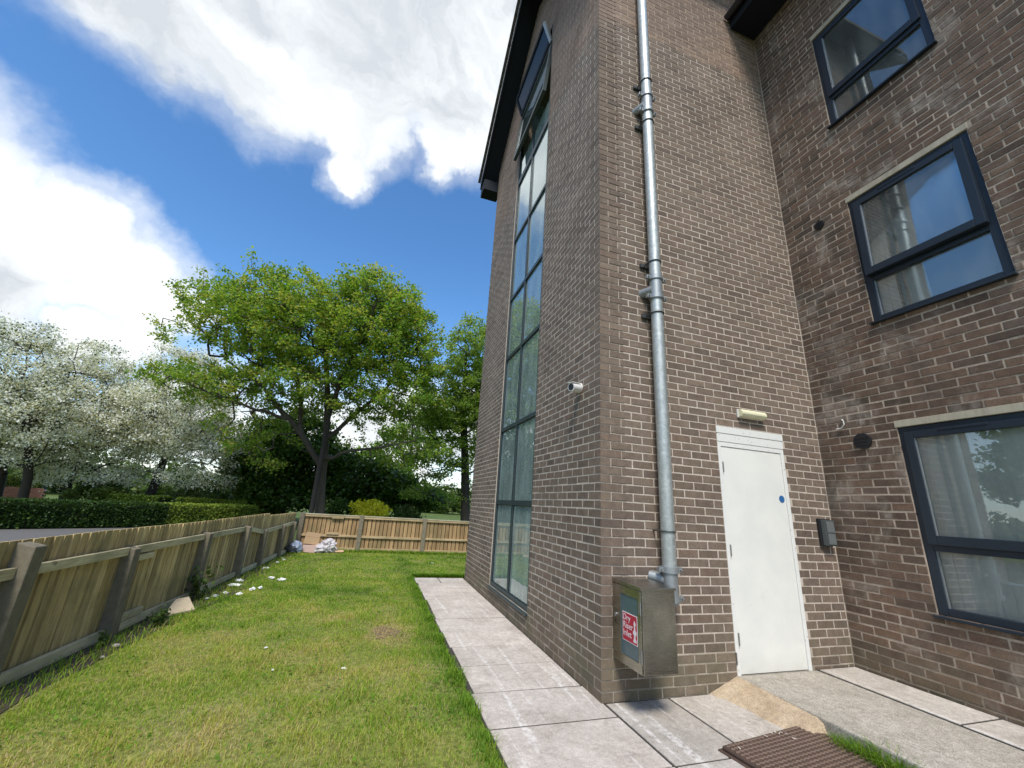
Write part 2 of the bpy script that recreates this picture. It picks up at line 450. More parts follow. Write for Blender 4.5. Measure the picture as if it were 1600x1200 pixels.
# stainless cabinet
m, t, p, o = mat('brushed_stainless'); P = pos(t)
n = t.noise(t.vmath('MULTIPLY', P, (2.0, 2.0, 60.0)), 6.0, 3.0, 0.6); n3 = t.noise(P, 7.0, 5.0, 0.65)
t.l.new(t.ramp(n3, [(0.3, (0.32, 0.31, 0.265)), (0.6, (0.43, 0.415, 0.36)), (0.8, (0.52, 0.51, 0.46))]), p.inputs['Base Color'])
p.inputs['Metallic'].default_value = 1.0; t.l.new(t.mapr(n, 0.3, 0.7, 0.24, 0.36), p.inputs['Roughness'])
M['steel'] = m
M['vent_pane'] = simple('dark_vent_pane', (0.010, 0.016, 0.02), 0.25, 0.12, 8.0, bs=0.0, spec=0.3)
M['cab_glass'] = simple('dark_cabinet_pane', (0.075, 0.115, 0.125), 0.16, 0.12, 8.0, bs=0.0)

# fence timber: grain along the length of each piece
def timber(name, c0, c1, c2, tone, axis):
    m, t, p, o = mat(name); P = pos(t)
    ob = t.new('ShaderNodeObjectInfo')
    off = t.scale((17.0, 31.0, 13.0), ob.outputs['Random'])
    st = [22.0, 22.0, 22.0]; st[axis] = 1.6
    v = t.vmath('ADD', t.vmath('MULTIPLY', P, tuple(st)), off)
    g = t.noise(v, 1.0, 5.0, 0.62, 1.2); g2 = t.noise(v, 4.5, 4.0, 0.65)
    c = t.ramp(g, [(0.30, c0), (0.5, c1), (0.70, c2)])
    f = t.math('ADD', t.math('MULTIPLY', t.math('SUBTRACT', g2, 0.5), 0.7), t.math('ADD', 1.0, t.math('MULTIPLY', t.math('SUBTRACT', ob.outputs['Random'], 0.5), tone)))
    c = t.mix(1.0, c, t.scale((1, 1, 1), f), 'MULTIPLY')
    gr = t.mapr(t.noise(P, 2.2, 4.0, 0.6), 0.46, 0.72, 0.0, 0.45)      # green algae
    c = t.mix(gr, c, (0.155, 0.15, 0.07))
    kn = t.mapr(t.noise(t.vmath('ADD', P, off), 9.0, 2.0, 0.5), 0.70, 0.80, 0.0, 0.6)
    c = t.mix(kn, c, (0.08, 0.05, 0.03))
    t.l.new(c, p.inputs['Base Color']); p.inputs['Roughness'].default_value = 0.85; p.inputs['Specular IOR Level'].default_value = 0.2
    bump(t, p, g2, 0.5, 0.004)
    return m
M['board'] = timber('fence_board', (0.34, 0.245, 0.11), (0.53, 0.40, 0.195), (0.66, 0.51, 0.28), 0.6, 2)
M['board_far'] = timber('back_fence_board', (0.24, 0.15, 0.07), (0.36, 0.235, 0.115), (0.46, 0.31, 0.16), 0.4, 2)
M['board_gap_shade'] = timber('gap_shade_board', (0.06, 0.04, 0.022), (0.09, 0.06, 0.034), (0.12, 0.08, 0.045), 0.2, 2)  # same fence wood, with the shade of the gaps put into its colour
M['rail'] = timber('fence_rail', (0.42, 0.35, 0.21), (0.55, 0.47, 0.30), (0.66, 0.57, 0.38), 0.25, 1)
M['rail_far'] = timber('back_fence_rail', (0.36, 0.26, 0.14), (0.46, 0.34, 0.19), (0.54, 0.41, 0.25), 0.25, 0)
M['cap'] = timber('fence_capping', (0.34, 0.31, 0.20), (0.44, 0.40, 0.27), (0.52, 0.48, 0.34), 0.2, 0)

# paving
def paving_mat(name, c0, c1, c2, speck=0.5, drag=0.55):
    m, t, p, o = mat(name); P = pos(t)
    n = t.noise(P, 3.0, 6.0, 0.68, 0.6); f = t.noise(P, 130.0, 3.0, 0.6); k = t.noise(P, 24.0, 5.0, 0.7)
    c = t.ramp(n, [(0.28, c0), (0.5, c1), (0.72, c2)])
    c = t.mix(1.0, c, t.scale((1, 1, 1), t.mapr(f, 0.28, 0.72, 1 - 0.35 * speck, 1 + 0.3 * speck)), 'MULTIPLY')
    c = t.mix(1.0, c, t.scale((1, 1, 1), t.mapr(k, 0.3, 0.7, 0.86, 1.12)), 'MULTIPLY')
    r = rnd(t)
    c = t.mix(1.0, c, t.scale((1, 1, 1), t.mapr(r, 0, 1, 0.90, 1.08, smooth=False)), 'MULTIPLY')
    # pale scrape and drag lines, dirt crumbs
    ln = t.noise(t.vmath('MULTIPLY', P, (30.0, 1.2, 1.0)), 0.45, 3.0, 0.55, 0.4)
    c = t.mix(t.math('MULTIPLY', t.mapr(ln, 0.56, 0.66, 0.0, drag), t.mapr(k, 0.35, 0.6)), c, (0.76, 0.73, 0.69))
    c = t.mix(t.mapr(t.noise(P, 46.0, 2.0, 0.5), 0.70, 0.78, 0.0, 0.5), c, (0.14, 0.12, 0.09))
    t.l.new(c, p.inputs['Base Color']); p.inputs['Roughness'].default_value = 0.9; p.inputs['Specular IOR Level'].default_value = 0.2
    bump(t, p, t.math('ADD', f, t.math('MULTIPLY', k, 1.5)), 0.35, 0.004)
    return m
M['slab'] = paving_mat('buff_paving_slab', (0.39, 0.335, 0.285), (0.51, 0.45, 0.39), (0.62, 0.56, 0.495))
M['slab_grey'] = paving_mat('grey_paving_slab', (0.345, 0.305, 0.26), (0.455, 0.41, 0.355), (0.56, 0.51, 0.45))
M['ramp'] = paving_mat('grey_concrete', (0.29, 0.26, 0.21), (0.37, 0.335, 0.28), (0.46, 0.42, 0.36), 1.1, 0.12)
M['fillet'] = paving_mat('yellow_mortar', (0.37, 0.28, 0.18), (0.46, 0.355, 0.24), (0.54, 0.44, 0.31), 0.8, 0.0)
M['joint'] = simple('joint_dirt', (0.05, 0.042, 0.032), 0.95, 0.3, 20.0, bs=0.4)
M['asphalt'] = simple('asphalt', (0.125, 0.118, 0.112), 0.9, 0.12, 3.0, bs=0.3)

def ground_mat(name, stops, sc):
    m, t, p, o = mat(name); P = pos(t)
    n = t.noise(P, sc, 6.0, 0.66); f = t.noise(P, sc * 30, 3.0, 0.6)
    c = t.mix(1.0, t.ramp(n, stops), t.scale((1, 1, 1), t.mapr(f, 0.3, 0.7, 0.7, 1.3)), 'MULTIPLY')
    t.l.new(c, p.inputs['Base Color']); p.inputs['Roughness'].default_value = 0.95; p.inputs['Specular IOR Level'].default_value = 0.1
    bump(t, p, f, 0.5, 0.02)
    return m
M['earth'] = ground_mat('meadow_ground', [(0.3, (0.07, 0.10, 0.03)), (0.55, (0.10, 0.14, 0.04)), (0.75, (0.15, 0.17, 0.07))], 0.25)
M['lawn'] = ground_mat('lawn_ground', [(0.3, (0.13, 0.15, 0.035)), (0.5, (0.19, 0.20, 0.055)), (0.7, (0.25, 0.215, 0.10))], 0.9)

def leaf_mat(name, stops, trans=0.45, rough=0.5, sheen=0.3):
    """tone attribute 0..1 picks the leaf colour; leaves let light through"""
    m, t, p, o = mat(name)
    a = t.new('ShaderNodeAttribute', attribute_name='tone')
    c = t.ramp(a.outputs['Fac'], stops)
    t.l.new(c, p.inputs['Base Color']); p.inputs['Roughness'].default_value = rough; p.inputs['Specular IOR Level'].default_value = sheen
    tl = t.new('ShaderNodeBsdfTranslucent')
    t.l.new(t.mix(1.0, c, (1.25, 1.15, 0.55), 'MULTIPLY'), tl.inputs['Color'])
    mx = t.new('ShaderNodeMixShader'); mx.inputs[0].default_value = trans
    t.l.new(p.outputs[0], mx.inputs[1]); t.l.new(tl.outputs[0], mx.inputs[2]); t.l.new(mx.outputs[0], o.inputs['Surface'])
    return m
M['grass'] = leaf_mat('grass_blades', [(0.0, (0.09, 0.20, 0.020)), (0.36, (0.22, 0.385, 0.034)), (0.60, (0.40, 0.48, 0.065)), (0.82, (0.60, 0.51, 0.18)), (1.0, (0.58, 0.46, 0.26))], 0.45, 0.6, 0.2)
M['maple'] = leaf_mat('maple_leaves', [(0.0, (0.07, 0.165, 0.025)), (0.5, (0.17, 0.325, 0.044)), (0.85, (0.30, 0.44, 0.07)), (1.0, (0.42, 0.43, 0.10))], 0.58)
M['ash'] = leaf_mat('ash_leaves', [(0.0, (0.07, 0.15, 0.03)), (0.5, (0.18, 0.31, 0.055)), (1.0, (0.32, 0.43, 0.10))], 0.58)
M['holly'] = leaf_mat('evergreen_leaves', [(0.0, (0.03, 0.07, 0.012)), (0.6, (0.07, 0.145, 0.022)), (1.0, (0.16, 0.24, 0.04))], 0.4, 0.4, 0.5)
M['blossom'] = leaf_mat('blossom_and_leaves', [(0.0, (0.05, 0.075, 0.025)), (0.36, (0.10, 0.125, 0.045)), (0.40, (0.60, 0.63, 0.56)), (0.75, (0.80, 0.82, 0.79)), (1.0, (0.88, 0.89, 0.87))], 0.35, 0.7, 0.2)
M['hedge'] = leaf_mat('hedge_leaves', [(0.0, (0.022, 0.055, 0.010)), (0.45, (0.055, 0.11, 0.016)), (0.75, (0.20, 0.28, 0.035)), (1.0, (0.33, 0.40, 0.06))], 0.35)
M['yellow'] = leaf_mat('yellow_leaves', [(0.0, (0.55, 0.56, 0.03)), (1.0, (0.90, 0.85, 0.08))], 0.4)
M['bush'] = leaf_mat('bush_leaves', [(0.0, (0.05, 0.09, 0.02)), (0.6, (0.11, 0.17, 0.04)), (1.0, (0.22, 0.26, 0.09))], 0.4)
M['weed'] = leaf_mat('weed_leaves', [(0.0, (0.04, 0.075, 0.015)), (1.0, (0.10, 0.16, 0.035))], 0.35)
M['bark'] = simple('tree_bark', (0.075, 0.062, 0.048), 0.95, 0.30, 14.0, bs=0.6, stretch=(1, 1, 0.25))
M['dark_bark'] = simple('dark_bark', (0.045, 0.038, 0.032), 0.95, 0.30, 14.0, bs=0.6, stretch=(1, 1, 0.25))
M['hedge_core'] = simple('hedge_twigs', (0.020, 0.028, 0.012), 0.95, 0.3, 6.0, bs=0.2)

# ------------------------------------------------------------------ ground
def sheet(name, poly, z, m, kind='structure', parent=None):
    me = bpy.data.meshes.new(name)
    me.from_pydata([(x, y, z) for x, y in poly], [], [tuple(range(len(poly)))])
    me.update()
    o = link(name, me, m, parent)
    if kind: o['kind'] = kind
    return o

FX0, FY0, FX1, FY1 = -4.10, 0.90, -3.62, 8.90          # line of the left fence
def fence_x(y): return FX0 + (y - FY0) * (FX1 - FX0) / (FY1 - FY0)

sheet('ground', [(-900, -900), (900, -900), (900, 900), (-900, 900)], -0.045, M['earth'])
sheet('lawn', [(fence_x(-6) - 0.1, -6), (-0.94, -6), (-0.94, 5.22), (4.5, 5.22), (4.5, 8.98), (FX1 - 0.1, 8.98)], -0.012, M['lawn'])
sheet('road', [(-4.75, -14), (-4.05, 9.6), (-5.1, 18), (-8.2, 33), (-14, 70), (-19, 70), (-10.5, 33), (-6.3, 21.5), (-6.0, 19.4), (-7.2, 16.6), (-11.6, 11.6), (-22, 0), (-22, -14)], -0.030, M['asphalt'])
# bare soil under the left fence
sp = []
for y in np.arange(-4, 8.9, 0.25): sp.append((fence_x(y) + 0.27 + 0.10 * mnoise.noise((y * 1.7, 3.1, 0)) + (0.12 if 3.2 < y < 5.2 else 0), y))
sheet('soil_strip', [(fence_x(-4) - 0.15, -4)] + sp + [(FX1 - 0.13, 8.9)], -0.006, M['soil'])
PATCH = (-1.55, 1.95)                                   # worn patch in the lawn

ang_ = np.linspace(0, 2 * math.pi, 28, endpoint=False)
sheet('soil_patch', [(PATCH[0] + (0.13 + 0.10 * mnoise.noise((math.cos(a) * 1.8, math.sin(a) * 1.8, 4.0))) * math.cos(a), PATCH[1] + (0.24 + 0.18 * mnoise.noise((math.cos(a) * 1.8, math.sin(a) * 1.8, 9.0))) * math.sin(a)) for a in ang_], -0.008, M['dry_soil'])
# paving bed with every slab a piece of its own
bed = sheet('path', [(-0.955, -5.0), (1.24, -5.0), (1.24, 0.004), (0.004, 0.004), (0.004, 5.215), (-0.955, 5.215)], -0.0035, M['joint'])
def slab(x0, x1, y0, y1, m, parent, z=0.0, tilt=1.0):
    g = 0.009
    b = MB().box((x0 + g, y0 + g, -0.045), (x1 - g, y1 - g, 0.0))
    b.v = [(vx, vy, vz + (z + 0.003 + tilt * (0.0025 * (vx - x0) * sx + 0.0025 * (vy - y0) * sy) if vz > -0.02 else 0)) for vx, vy, vz in b.v for sx, sy in [(math.sin(x0 * 7 + y0 * 3), math.cos(y0 * 5))]]
    return b.build('slab', m, parent, bevel=0.004)
ys = [-4.4, -3.9, -3.39, -2.87, -2.34, -1.81, -1.29, -0.79, -0.204, 0.32, 0.856, 1.363, 1.872, 2.405, 2.891, 3.432, 3.961, 4.487, 4.72]
for a, b in zip(ys[:-1], ys[1:]):
    slab(-0.94 + 0.012 * math.sin(a * 9), 0.022 if b <= 0.32 and a < -0.1 else 0.0, a, b, M['slab'], bed) if a < -0.2 else slab(-0.93 + 0.012 * math.sin(a * 9), -0.002, a, b, M['slab'], bed)
slab(-0.95, -0.50, 4.72, 5.21, M['slab'], bed); slab(-0.50, -0.002, 4.72, 5.21, M['slab'], bed)
for x0, x1 in ((0.026, 0.605), (0.605, 1.19)):
    for y0, y1 in ((-0.79, -0.004), (-1.60, -0.79), (-2.4, -1.6), (-3.2, -2.4)):
        slab(x0, x1, y0, y1, M['slab_grey'], bed)

# raised concrete ramp to the door, pale strip along the wall, mortar fillet
b = MB().box((1.338, -0.001, -0.04), (2.212, 0.26, 0.112)); b.build('door_threshold', M['ramp'])['kind'] = 'structure'
b = MB().box((1.325, -4.6, -0.04), (2.265, -0.002, 0.113))
b.v = [(x + (0.012 * math.sin(y * 5) if x < 1.5 else 0), y, z) for x, y, z in b.v]
ramp = tag(b.build('concrete_ramp', M['ramp'], None, bevel=0.012), kind='structure')
strip = sheet('strip_bed', [(2.268, -4.6), (2.785, -4.6), (2.785, 0.004), (2.268, 0.004)], 0.1135, M['joint'])
for y0, y1 in ((-1.0, -0.008), (-1.95, -1.0), (-2.9, -1.95), (-3.9, -2.9)):
    slab(2.274, 2.755, y0, y1, M['slab_grey'], strip, z=0.117)
fv, ff = [], []
NU, NV = 14, 20
for jv in range(NV + 1):
    yy = -0.765 * jv / NV
    for iu in range(NU + 1):
        f = iu / NU
        xl = 1.05 + 0.09 * (jv / NV) + 0.035 * mnoise.noise((yy * 6, 1.7, 0)) + (0.0 if jv > 2 else -0.06)
        x = xl + (1.328 - xl) * f
        z = -0.003 + (0.112 - 0.012 * jv / NV + 0.003) * f + 0.0035 * math.sin(math.pi * f) * mnoise.noise((x * 14, yy * 14, 3.0))
        if jv >= NV - 1: z = z * (0.80 if jv == NV - 1 else 0.0) - (0.02 if jv == NV else 0)
        r_ = math.hypot((x - 1.215) / 0.055, (yy + 0.37) / 0.085)
        if r_ < 1: z -= 0.010 * (1 - r_ ** 4)
        fv.append((x, yy - (0.015 * mnoise.noise((x * 20, 0, 9.0)) if jv == NV else 0), z))
for jv in range(NV):
    for iu in range(NU):
        a_ = jv * (NU + 1) + iu; ff.append((a_, a_ + 1, a_ + NU + 2, a_ + NU + 1))
me = bpy.data.meshes.new('mortar_fillet')
me.from_pydata(fv, [], ff); me.polygons.foreach_set('use_smooth', [True] * len(ff)); me.update()
fil = link('mortar_fillet', me, M['fillet']); fil['kind'] = 'structure'
# ------------------------------------------------------------------ building
BLD = thing('apartment_building', 'brown brick apartment block with a tall glazed stair window and a white door', 'building', (0, 0, 0))
CZ = 0.075; Z0 = 0.145                       # brick course height and the height of joint zero
BW = 2.77                                    # width of the front return that holds the door
ZTOP_EAVE = 9.75
SPLIT = 100                                  # course at which the newer tan brickwork starts
def jz(n): return Z0 + CZ * n
# faces: A = x 0 plane (lawn side), B = y 0 plane (door), C = x BW plane (right wing)
WIN_C = [(jz(8) - 0.004, 2.335), (jz(44) - 0.006, 4.945), (jz(79), 7.57)]
WY0, WY1 = -1.76, -0.745
open_A = [(1.66, 3.335, jz(1) + 0.003, 10.08)]
open_B = [(1.335, 2.215, 0.060, 2.318)]
open_C = [(WY0, WY1, z0 - 0.02, jz(round((z1 - Z0) / CZ + 0.9)) if False else z1 + 0.073) for z0, z1 in WIN_C]

unit_brick = None
def brick_verts(face, u0, u1, z0, z1, proud=0.0, depth=0.09, rot=0.0):
    """front-chamfered brick; face tells the wall it belongs to"""
    c = 0.0032
    pts = []
    for d, i in ((depth, 0), (0.0 - proud + c, 0), (0.0 - proud, c)):
        pts += [(u0 + i, d, z0 + i), (u1 - i, d, z0 + i), (u1 - i, d, z1 - i), (u0 + i, d, z1 - i)]
    um, zm = (u0 + u1) / 2, (z0 + z1) / 2
    o = []
    for u, d, z in pts:
        du, dz = u - um, z - zm
        u, z = um + du - rot * dz, zm + dz + rot * du
        o.append({'A': (d, u, z), 'B': (u, d, z), 'C': (BW + d, u, z)}[face])
    F = [(0, 1, 5, 4), (1, 2, 6, 5), (2, 3, 7, 6), (3, 0, 4, 7), (4, 5, 9, 8), (5, 6, 10, 9), (6, 7, 11, 10), (7, 4, 8, 11), (8, 9, 10, 11)]
    if face != 'B': F = [tuple(reversed(f)) for f in F]
    return o, F

def spans(perps, u0, u1, cuts):
    """bricks between perps clipped to u0..u1 minus openings"""
    out = []
    for a, b in perps:
        segs = [(max(a, u0), min(b, u1))]
        for c0, c1 in cuts:
            n = []
            for s0, s1 in segs:
                if s1 <= c0 or s0 >= c1: n.append((s0, s1)); continue
                if s0 < c0: n.append((s0, c0 - 0.002))
                if s1 > c1: n.append((c1 + 0.002, s1))
            segs = n
        out += [(s0, s1) for s0, s1 in segs if s1 - s0 > 0.028]
    return out

bricks = []     # (face, verts, faces, upper?, centre, area, normal)
def lay(face, n, u0, u1, perps, cuts, jit):
    z0, z1 = jz(n) + 0.005, jz(n + 1) - 0.005
    for s0, s1 in spans(perps, u0, u1, cuts):
        pr = max(-0.0006, min(0.004, random.gauss(0.0005, 0.0008) * jit))
        dz = random.gauss(0, 0.0008) * jit
        a, f = brick_verts(face, s0 + random.uniform(-.001, .001) * jit, s1 + random.uniform(-.001, .001) * jit, z0 + dz + random.uniform(0, .0015) * (jit - 1), z1 + dz - random.uniform(0, .0015) * (jit - 1), pr, rot=random.gauss(0, 0.002) * jit)
        bricks.append((face, a, f, n >= SPLIT and face != 'C', (s0 + s1) / 2, (z0 + z1) / 2, s1 - s0))

def cut_at(openings, z):
    return [(o[0], o[1]) for o in openings if o[2] - 0.01 < z < o[3] - 0.005]

def gable_range(z):
    if z < 9.72: return (0.0, 5.10)
    k = (z - 9.72) / 0.9
    return (k, 5.10 - k)

for n in range(-2, 160):
    zc = jz(n) + CZ / 2
    ev = n % 2 == 0
    # A, lawn side wall and gable
    g0, g1 = gable_range(zc)
    if g1 - g0 > 0.25:
        st = 0.225 if ev else 0.1125
        st_p = [(st + 0.225 * i + 0.0, st + 0.225 * i + 0.215) for i in range(24)]
        lay('A', n, max(g0, st if g0 == 0 else g0), g1, st_p, cut_at(open_A, zc), 1.0)
    if zc < 9.75:
        st = 0.1125 if ev else 0.225
        lay('B', n, st, BW - 0.006, [(st + 0.225 * i, st + 0.225 * i + 0.215) for i in range(14)], cut_at(open_B, zc), 1.0)
        # quoin brick shared by both faces
        z0, z1 = jz(n) + 0.005, jz(n + 1) - 0.005
        ly, lx = (0.215, 0.1025) if ev else (0.1025, 0.215)
        pr = max(-0.001, min(0.0005, random.gauss(0, 0.0006)))
        mb = MB().box((pr, pr, z0), (lx, ly, z1))
        bricks.append(('Q', mb.v, mb.f, n >= SPLIT, 0.05, (z0 + z1) / 2, 0.215))
    if zc < 8.75:
        off = (0.0 if ev else 0.1125) + 0.02 * random.uniform(-1, 1)
        per = []; u = -0.008 - (0.0 if ev else 0.1125 - 0.006)
        if not ev: per.append((-0.1105, -0.008))
        else: per.append((-0.223, -0.008))
        u = per[0][0]
        while u > -4.8:
            L = 0.215 + random.gauss(0, 0.004)
            per.append((u - 0.011 - L, u - 0.011)); u -= L + 0.011
        lay('C', n, -4.8, -0.008, per, cut_at(open_C, zc), 2.2)

# backing of mortar behind the brick faces, butted round the openings
def backing(face, u0, u1, zlo, zhi, openings, t=0.26, rec=0.0022):
    b = MB()
    zs = sorted({zlo, zhi} | {min(max(o[2], zlo), zhi) for o in openings} | {min(max(o[3], zlo), zhi) for o in openings})
    for a, c in zip(zs[:-1], zs[1:]):
        if c - a < 1e-4: continue
        zc = (a + c) / 2; cur = u0
        for o in sorted(openings):
            if o[2] < zc < o[3]:
                if o[0] > cur: _bk(b, face, cur, o[0], a, c, t, rec)
                cur = o[1]
        if u1 > cur: _bk(b, face, cur, u1, a, c, t, rec)
    return b
def _bk(b, face, u0, u1, a, c, t, rec):
    if face == 'A': rec = 0.0012
    if face == 'A': b.box((rec, u0, a), (t, u1, c))
    if face == 'B': b.box((u0, rec, a), (u1, t, c))
    if face == 'C': b.box((BW + rec, u0, a), (BW + t, u1, c))
ZS = jz(SPLIT)
wallA = backing('A', 0.0055, 5.094, -0.3, ZS, open_A).build('wall', M['mortar'], BLD)
b = backing('A', 0.0055, 5.094, ZS, 9.72, open_A)
# gable triangle, left and right of the stair window and above it
for y0, y1 in ((0.0055, 1.66), (3.335, 5.094)):
    h = lambda y: 9.72 + 0.9 * min(y, 5.10 - y) - 0.012
    b.prism([(y0, 9.72), (y1, 9.72), (y1, h(y1)), (y0, h(y0))], 0, 0.0055, 0.26)
b.prism([(1.66, 10.08), (3.335, 10.08), (3.335, h(3.335)), (2.55, h(2.55)), (1.66, h(1.66))], 0, 0.0055, 0.26)
wallA2 = b.build('wall', M['mortar_top'], BLD)
wallB = backing('B', 0.26, BW + 0.25, -0.3, ZS, open_B).build('wall', M['mortar'], BLD)
wallB2 = backing('B', 0.26, BW + 0.25, ZS, 9.75, []).build('wall', M['mortar_top'], BLD)
wallC = backing('C', -4.8, 0.0045, -0.3, 8.75, open_C).build('wall', M['mortar_old'], BLD)
WALL = {('A', False): wallA, ('A', True): wallA2, ('B', False): wallB, ('B', True): wallB2, ('C', False): wallC, ('C', True): wallC, ('Q', False): wallB, ('Q', True): wallB2}
MATB = {('A', False): 'brick', ('A', True): 'brick_top', ('B', False): 'brick', ('B', True): 'brick_top', ('C', False): 'brick_old', ('C', True): 'brick_old', ('Q', False): 'brick', ('Q', True): 'brick_top'}

# the 300 bricks that show largest are pieces of their own
def seen_size(bk):
    vs = np.array(bk[1]) if bk[0] == 'Q' else np.array(bk[1])[8:12]
    c = (vs - CAM) @ np.array([rgt, upv, fwd]).T
    if (c[:, 2] < 0.2).any(): return 0
    px = 800 + FPX * c[:, 0] / c[:, 2]; py = 600 - FPX * c[:, 1] / c[:, 2]
    mx, my = px.mean(), py.mean()
    if not (0 < mx < 1600 and 0 < my < 1200): return 0
    if 955 < mx < 1062 and 900 < my < 1060: return 0          # behind the steel cabinet
    if bk[0] == 'Q': return 380
    return 0.5 * abs(sum(px[i] * py[(i + 1) % 4] - px[(i + 1) % 4] * py[i] for i in range(4)))
sz = [seen_size(bk) for bk in bricks]
order = sorted(range(len(bricks)), key=lambda i: -sz[i])
single = set(order[:300])
rest = {}
for i, bk in enumerate(bricks):
    key = (bk[0], bk[3])
    if i in single:
        vs = np.array(bk[1]); c = vs.mean(0)
        me = bpy.data.meshes.new('brick')
        me.from_pydata([tuple(v) for v in vs - c], [], bk[2]); me.update()
        link('brick', me, M[MATB[key]], WALL[key], tuple(c))
    else:
        r = rest.setdefault(MATB[key], MB())
        r.add(bk[1], bk[2])
bw = MB(); idx = []
me = bpy.data.meshes.new('brickwork')
allv = []; allf = []; mi = []
for k, mname in enumerate(rest):
    r = rest[mname]; base = len(allv)
    allv += r.v; allf += [tuple(base + q for q in f) for f in r.f]; mi += [k] * len(r.f)
    me.materials.append(M[mname])
me.from_pydata(allv, [], allf); me.polygons.foreach_set('material_index', mi); me.update()
bw = link('brickwork', me, None, BLD); bw['kind'] = 'stuff'

# roof of the stair block: dark verge on the gable, slates, eaves of the right wing
rf = MB()
def slope_pt(y): return 9.72 + 0.9 * min(y, 5.10 - y)
YE, ZE = 5.47, slope_pt(5.47) + 0.06
apex = (2.55, slope_pt(2.55) + 0.06)
for sgn in (1, -1):
    ye = YE if sgn == 1 else 5.10 - YE
    rf.add([(-0.33, ye, ZE + 0.20), (-0.33, apex[0], apex[1] + 0.20), (9.0, apex[0], apex[1] + 0.20), (9.0, ye, ZE + 0.20),
            (-0.33, ye, ZE + 0.13), (-0.33, apex[0], apex[1] + 0.13), (9.0, apex[0], apex[1] + 0.13), (9.0, ye, ZE + 0.13)],
           [(0, 1, 2, 3), (4, 7, 6, 5), (0, 4, 5, 1), (3, 2, 6, 7), (0, 3, 7, 4)])
roof = rf.build('roof', M['tile'], BLD)
vg = MB()
for sgn in (1, -1):
    ye = YE if sgn == 1 else 5.10 - YE
    vg.add([(-0.37, ye, ZE - 0.03), (-0.37, *apex), (0.10, *apex), (0.10, ye, ZE - 0.03), (-0.37, ye, ZE), (-0.37, apex[0], apex[1] + 0.03), (0.10, apex[0], apex[1] + 0.03), (0.10, ye, ZE + 0.0)],
           [(0, 1, 2, 3), (4, 7, 6, 5), (0, 4, 5, 1), (3, 2, 6, 7), (0, 3, 7, 4)])
vg.build('verge_soffit', M['soffit'], BLD)
for sgn in (1, -1):
    ye = YE if sgn == 1 else 5.10 - YE
    q = MB().add([(-0.40, ye, ZE - 0.08), (-0.40, apex[0], apex[1] - 0.05), (-0.40, apex[0], apex[1] + 0.17), (-0.40, ye, ZE + 0.14),
              (-0.373, ye, ZE - 0.08), (-0.373, apex[0], apex[1] - 0.05), (-0.373, apex[0], apex[1] + 0.17), (-0.373, ye, ZE + 0.14)],
             [(0, 1, 2, 3), (7, 6, 5, 4), (0, 4, 5, 1), (3, 2, 6, 7), (0, 3, 7, 4)])
    q.build('bargeboard', M['soffit'], BLD)
MB().box((-0.372, 5.10, ZE - 0.34), (0.06, 5.46, ZE - 0.035)).build('verge_box', M['soffit'], BLD, bevel=0.006)
# tile edges stepping up the verge
for k in range(15):
    y = 5.40 - k * 0.2
    z = slope_pt(y) + 0.265
    MB().bar((-0.435, y + 0.11, z - 0.10), (-0.435, y - 0.13, z + 0.116), 0.07, 0.03).build('verge_tile', M['tile'], BLD)
ev = MB().box((2.33, -4.8, 8.68), (BW + 0.02, -0.004, 8.70))
ev.build('eaves_soffit', M['soffit'], BLD)
MB().box((2.30, -4.8, 8.67), (2.329, -0.004, 8.86)).build('fascia', M['soffit'], BLD)
gt = MB()
gp = [(2.235 + 0.06 * math.cos(a), 8.85 + 0.06 * math.sin(a)) for a in np.linspace(math.pi, 2 * math.pi, 10)]
for (xa, za), (xb, zb) in zip(gp[:-1], gp[1:]): gt.add([(xa, -4.8, za), (xb, -4.8, zb), (xb, -0.02, zb), (xa, -0.02, za)], [(0, 1, 2, 3)], True)
gt.add([(x, -0.02, z) for x, z in gp], [tuple(range(10))])
gt.build('gutter', M['black'], BLD)
MB().add([(2.26, -4.8, 8.875), (2.26, -0.004, 8.875), (7.0, -0.004, 12.4), (7.0, -4.8, 12.4)], [(0, 1, 2, 3)]).build('roof', M['tile'], BLD)

# ---- stair window on the lawn side
SW = MB()
FXF, FXB = 0.012, 0.075                     # frame front and back in x
y0, y1 = 1.66, 3.335; ym = (y0 + y1) / 2
zb, zt = jz(1) + 0.003, 9.62
def fbar(b, ya, yb, za, zc, f=FXF, k=FXB): b.box((f, ya, za), (k, yb, zc))
fbar(SW, y0, y0 + 0.05, zb, 10.08); fbar(SW, y1 - 0.05, y1, zb, 10.08)
fr = SW
trans = [1.44, 2.61, 3.90, 5.09, 6.40, 7.80]
rows = [zb + 0.055] + trans + [8.42, 9.60]
fbar(fr, y0 + 0.05, y1 - 0.05, zb, zb + 0.055)
win = fr.build('window', M['teal_frame'], BLD)
for i, z in enumerate(trans):
    h = 0.028 if i < 5 else 0.06
    b = MB(); fbar(b, y0 + 0.05, y1 - 0.05, z - h, z + h, FXF + 0.002); b.build('transom', M['teal_frame'], win)
zs = [zb + 0.055] + trans
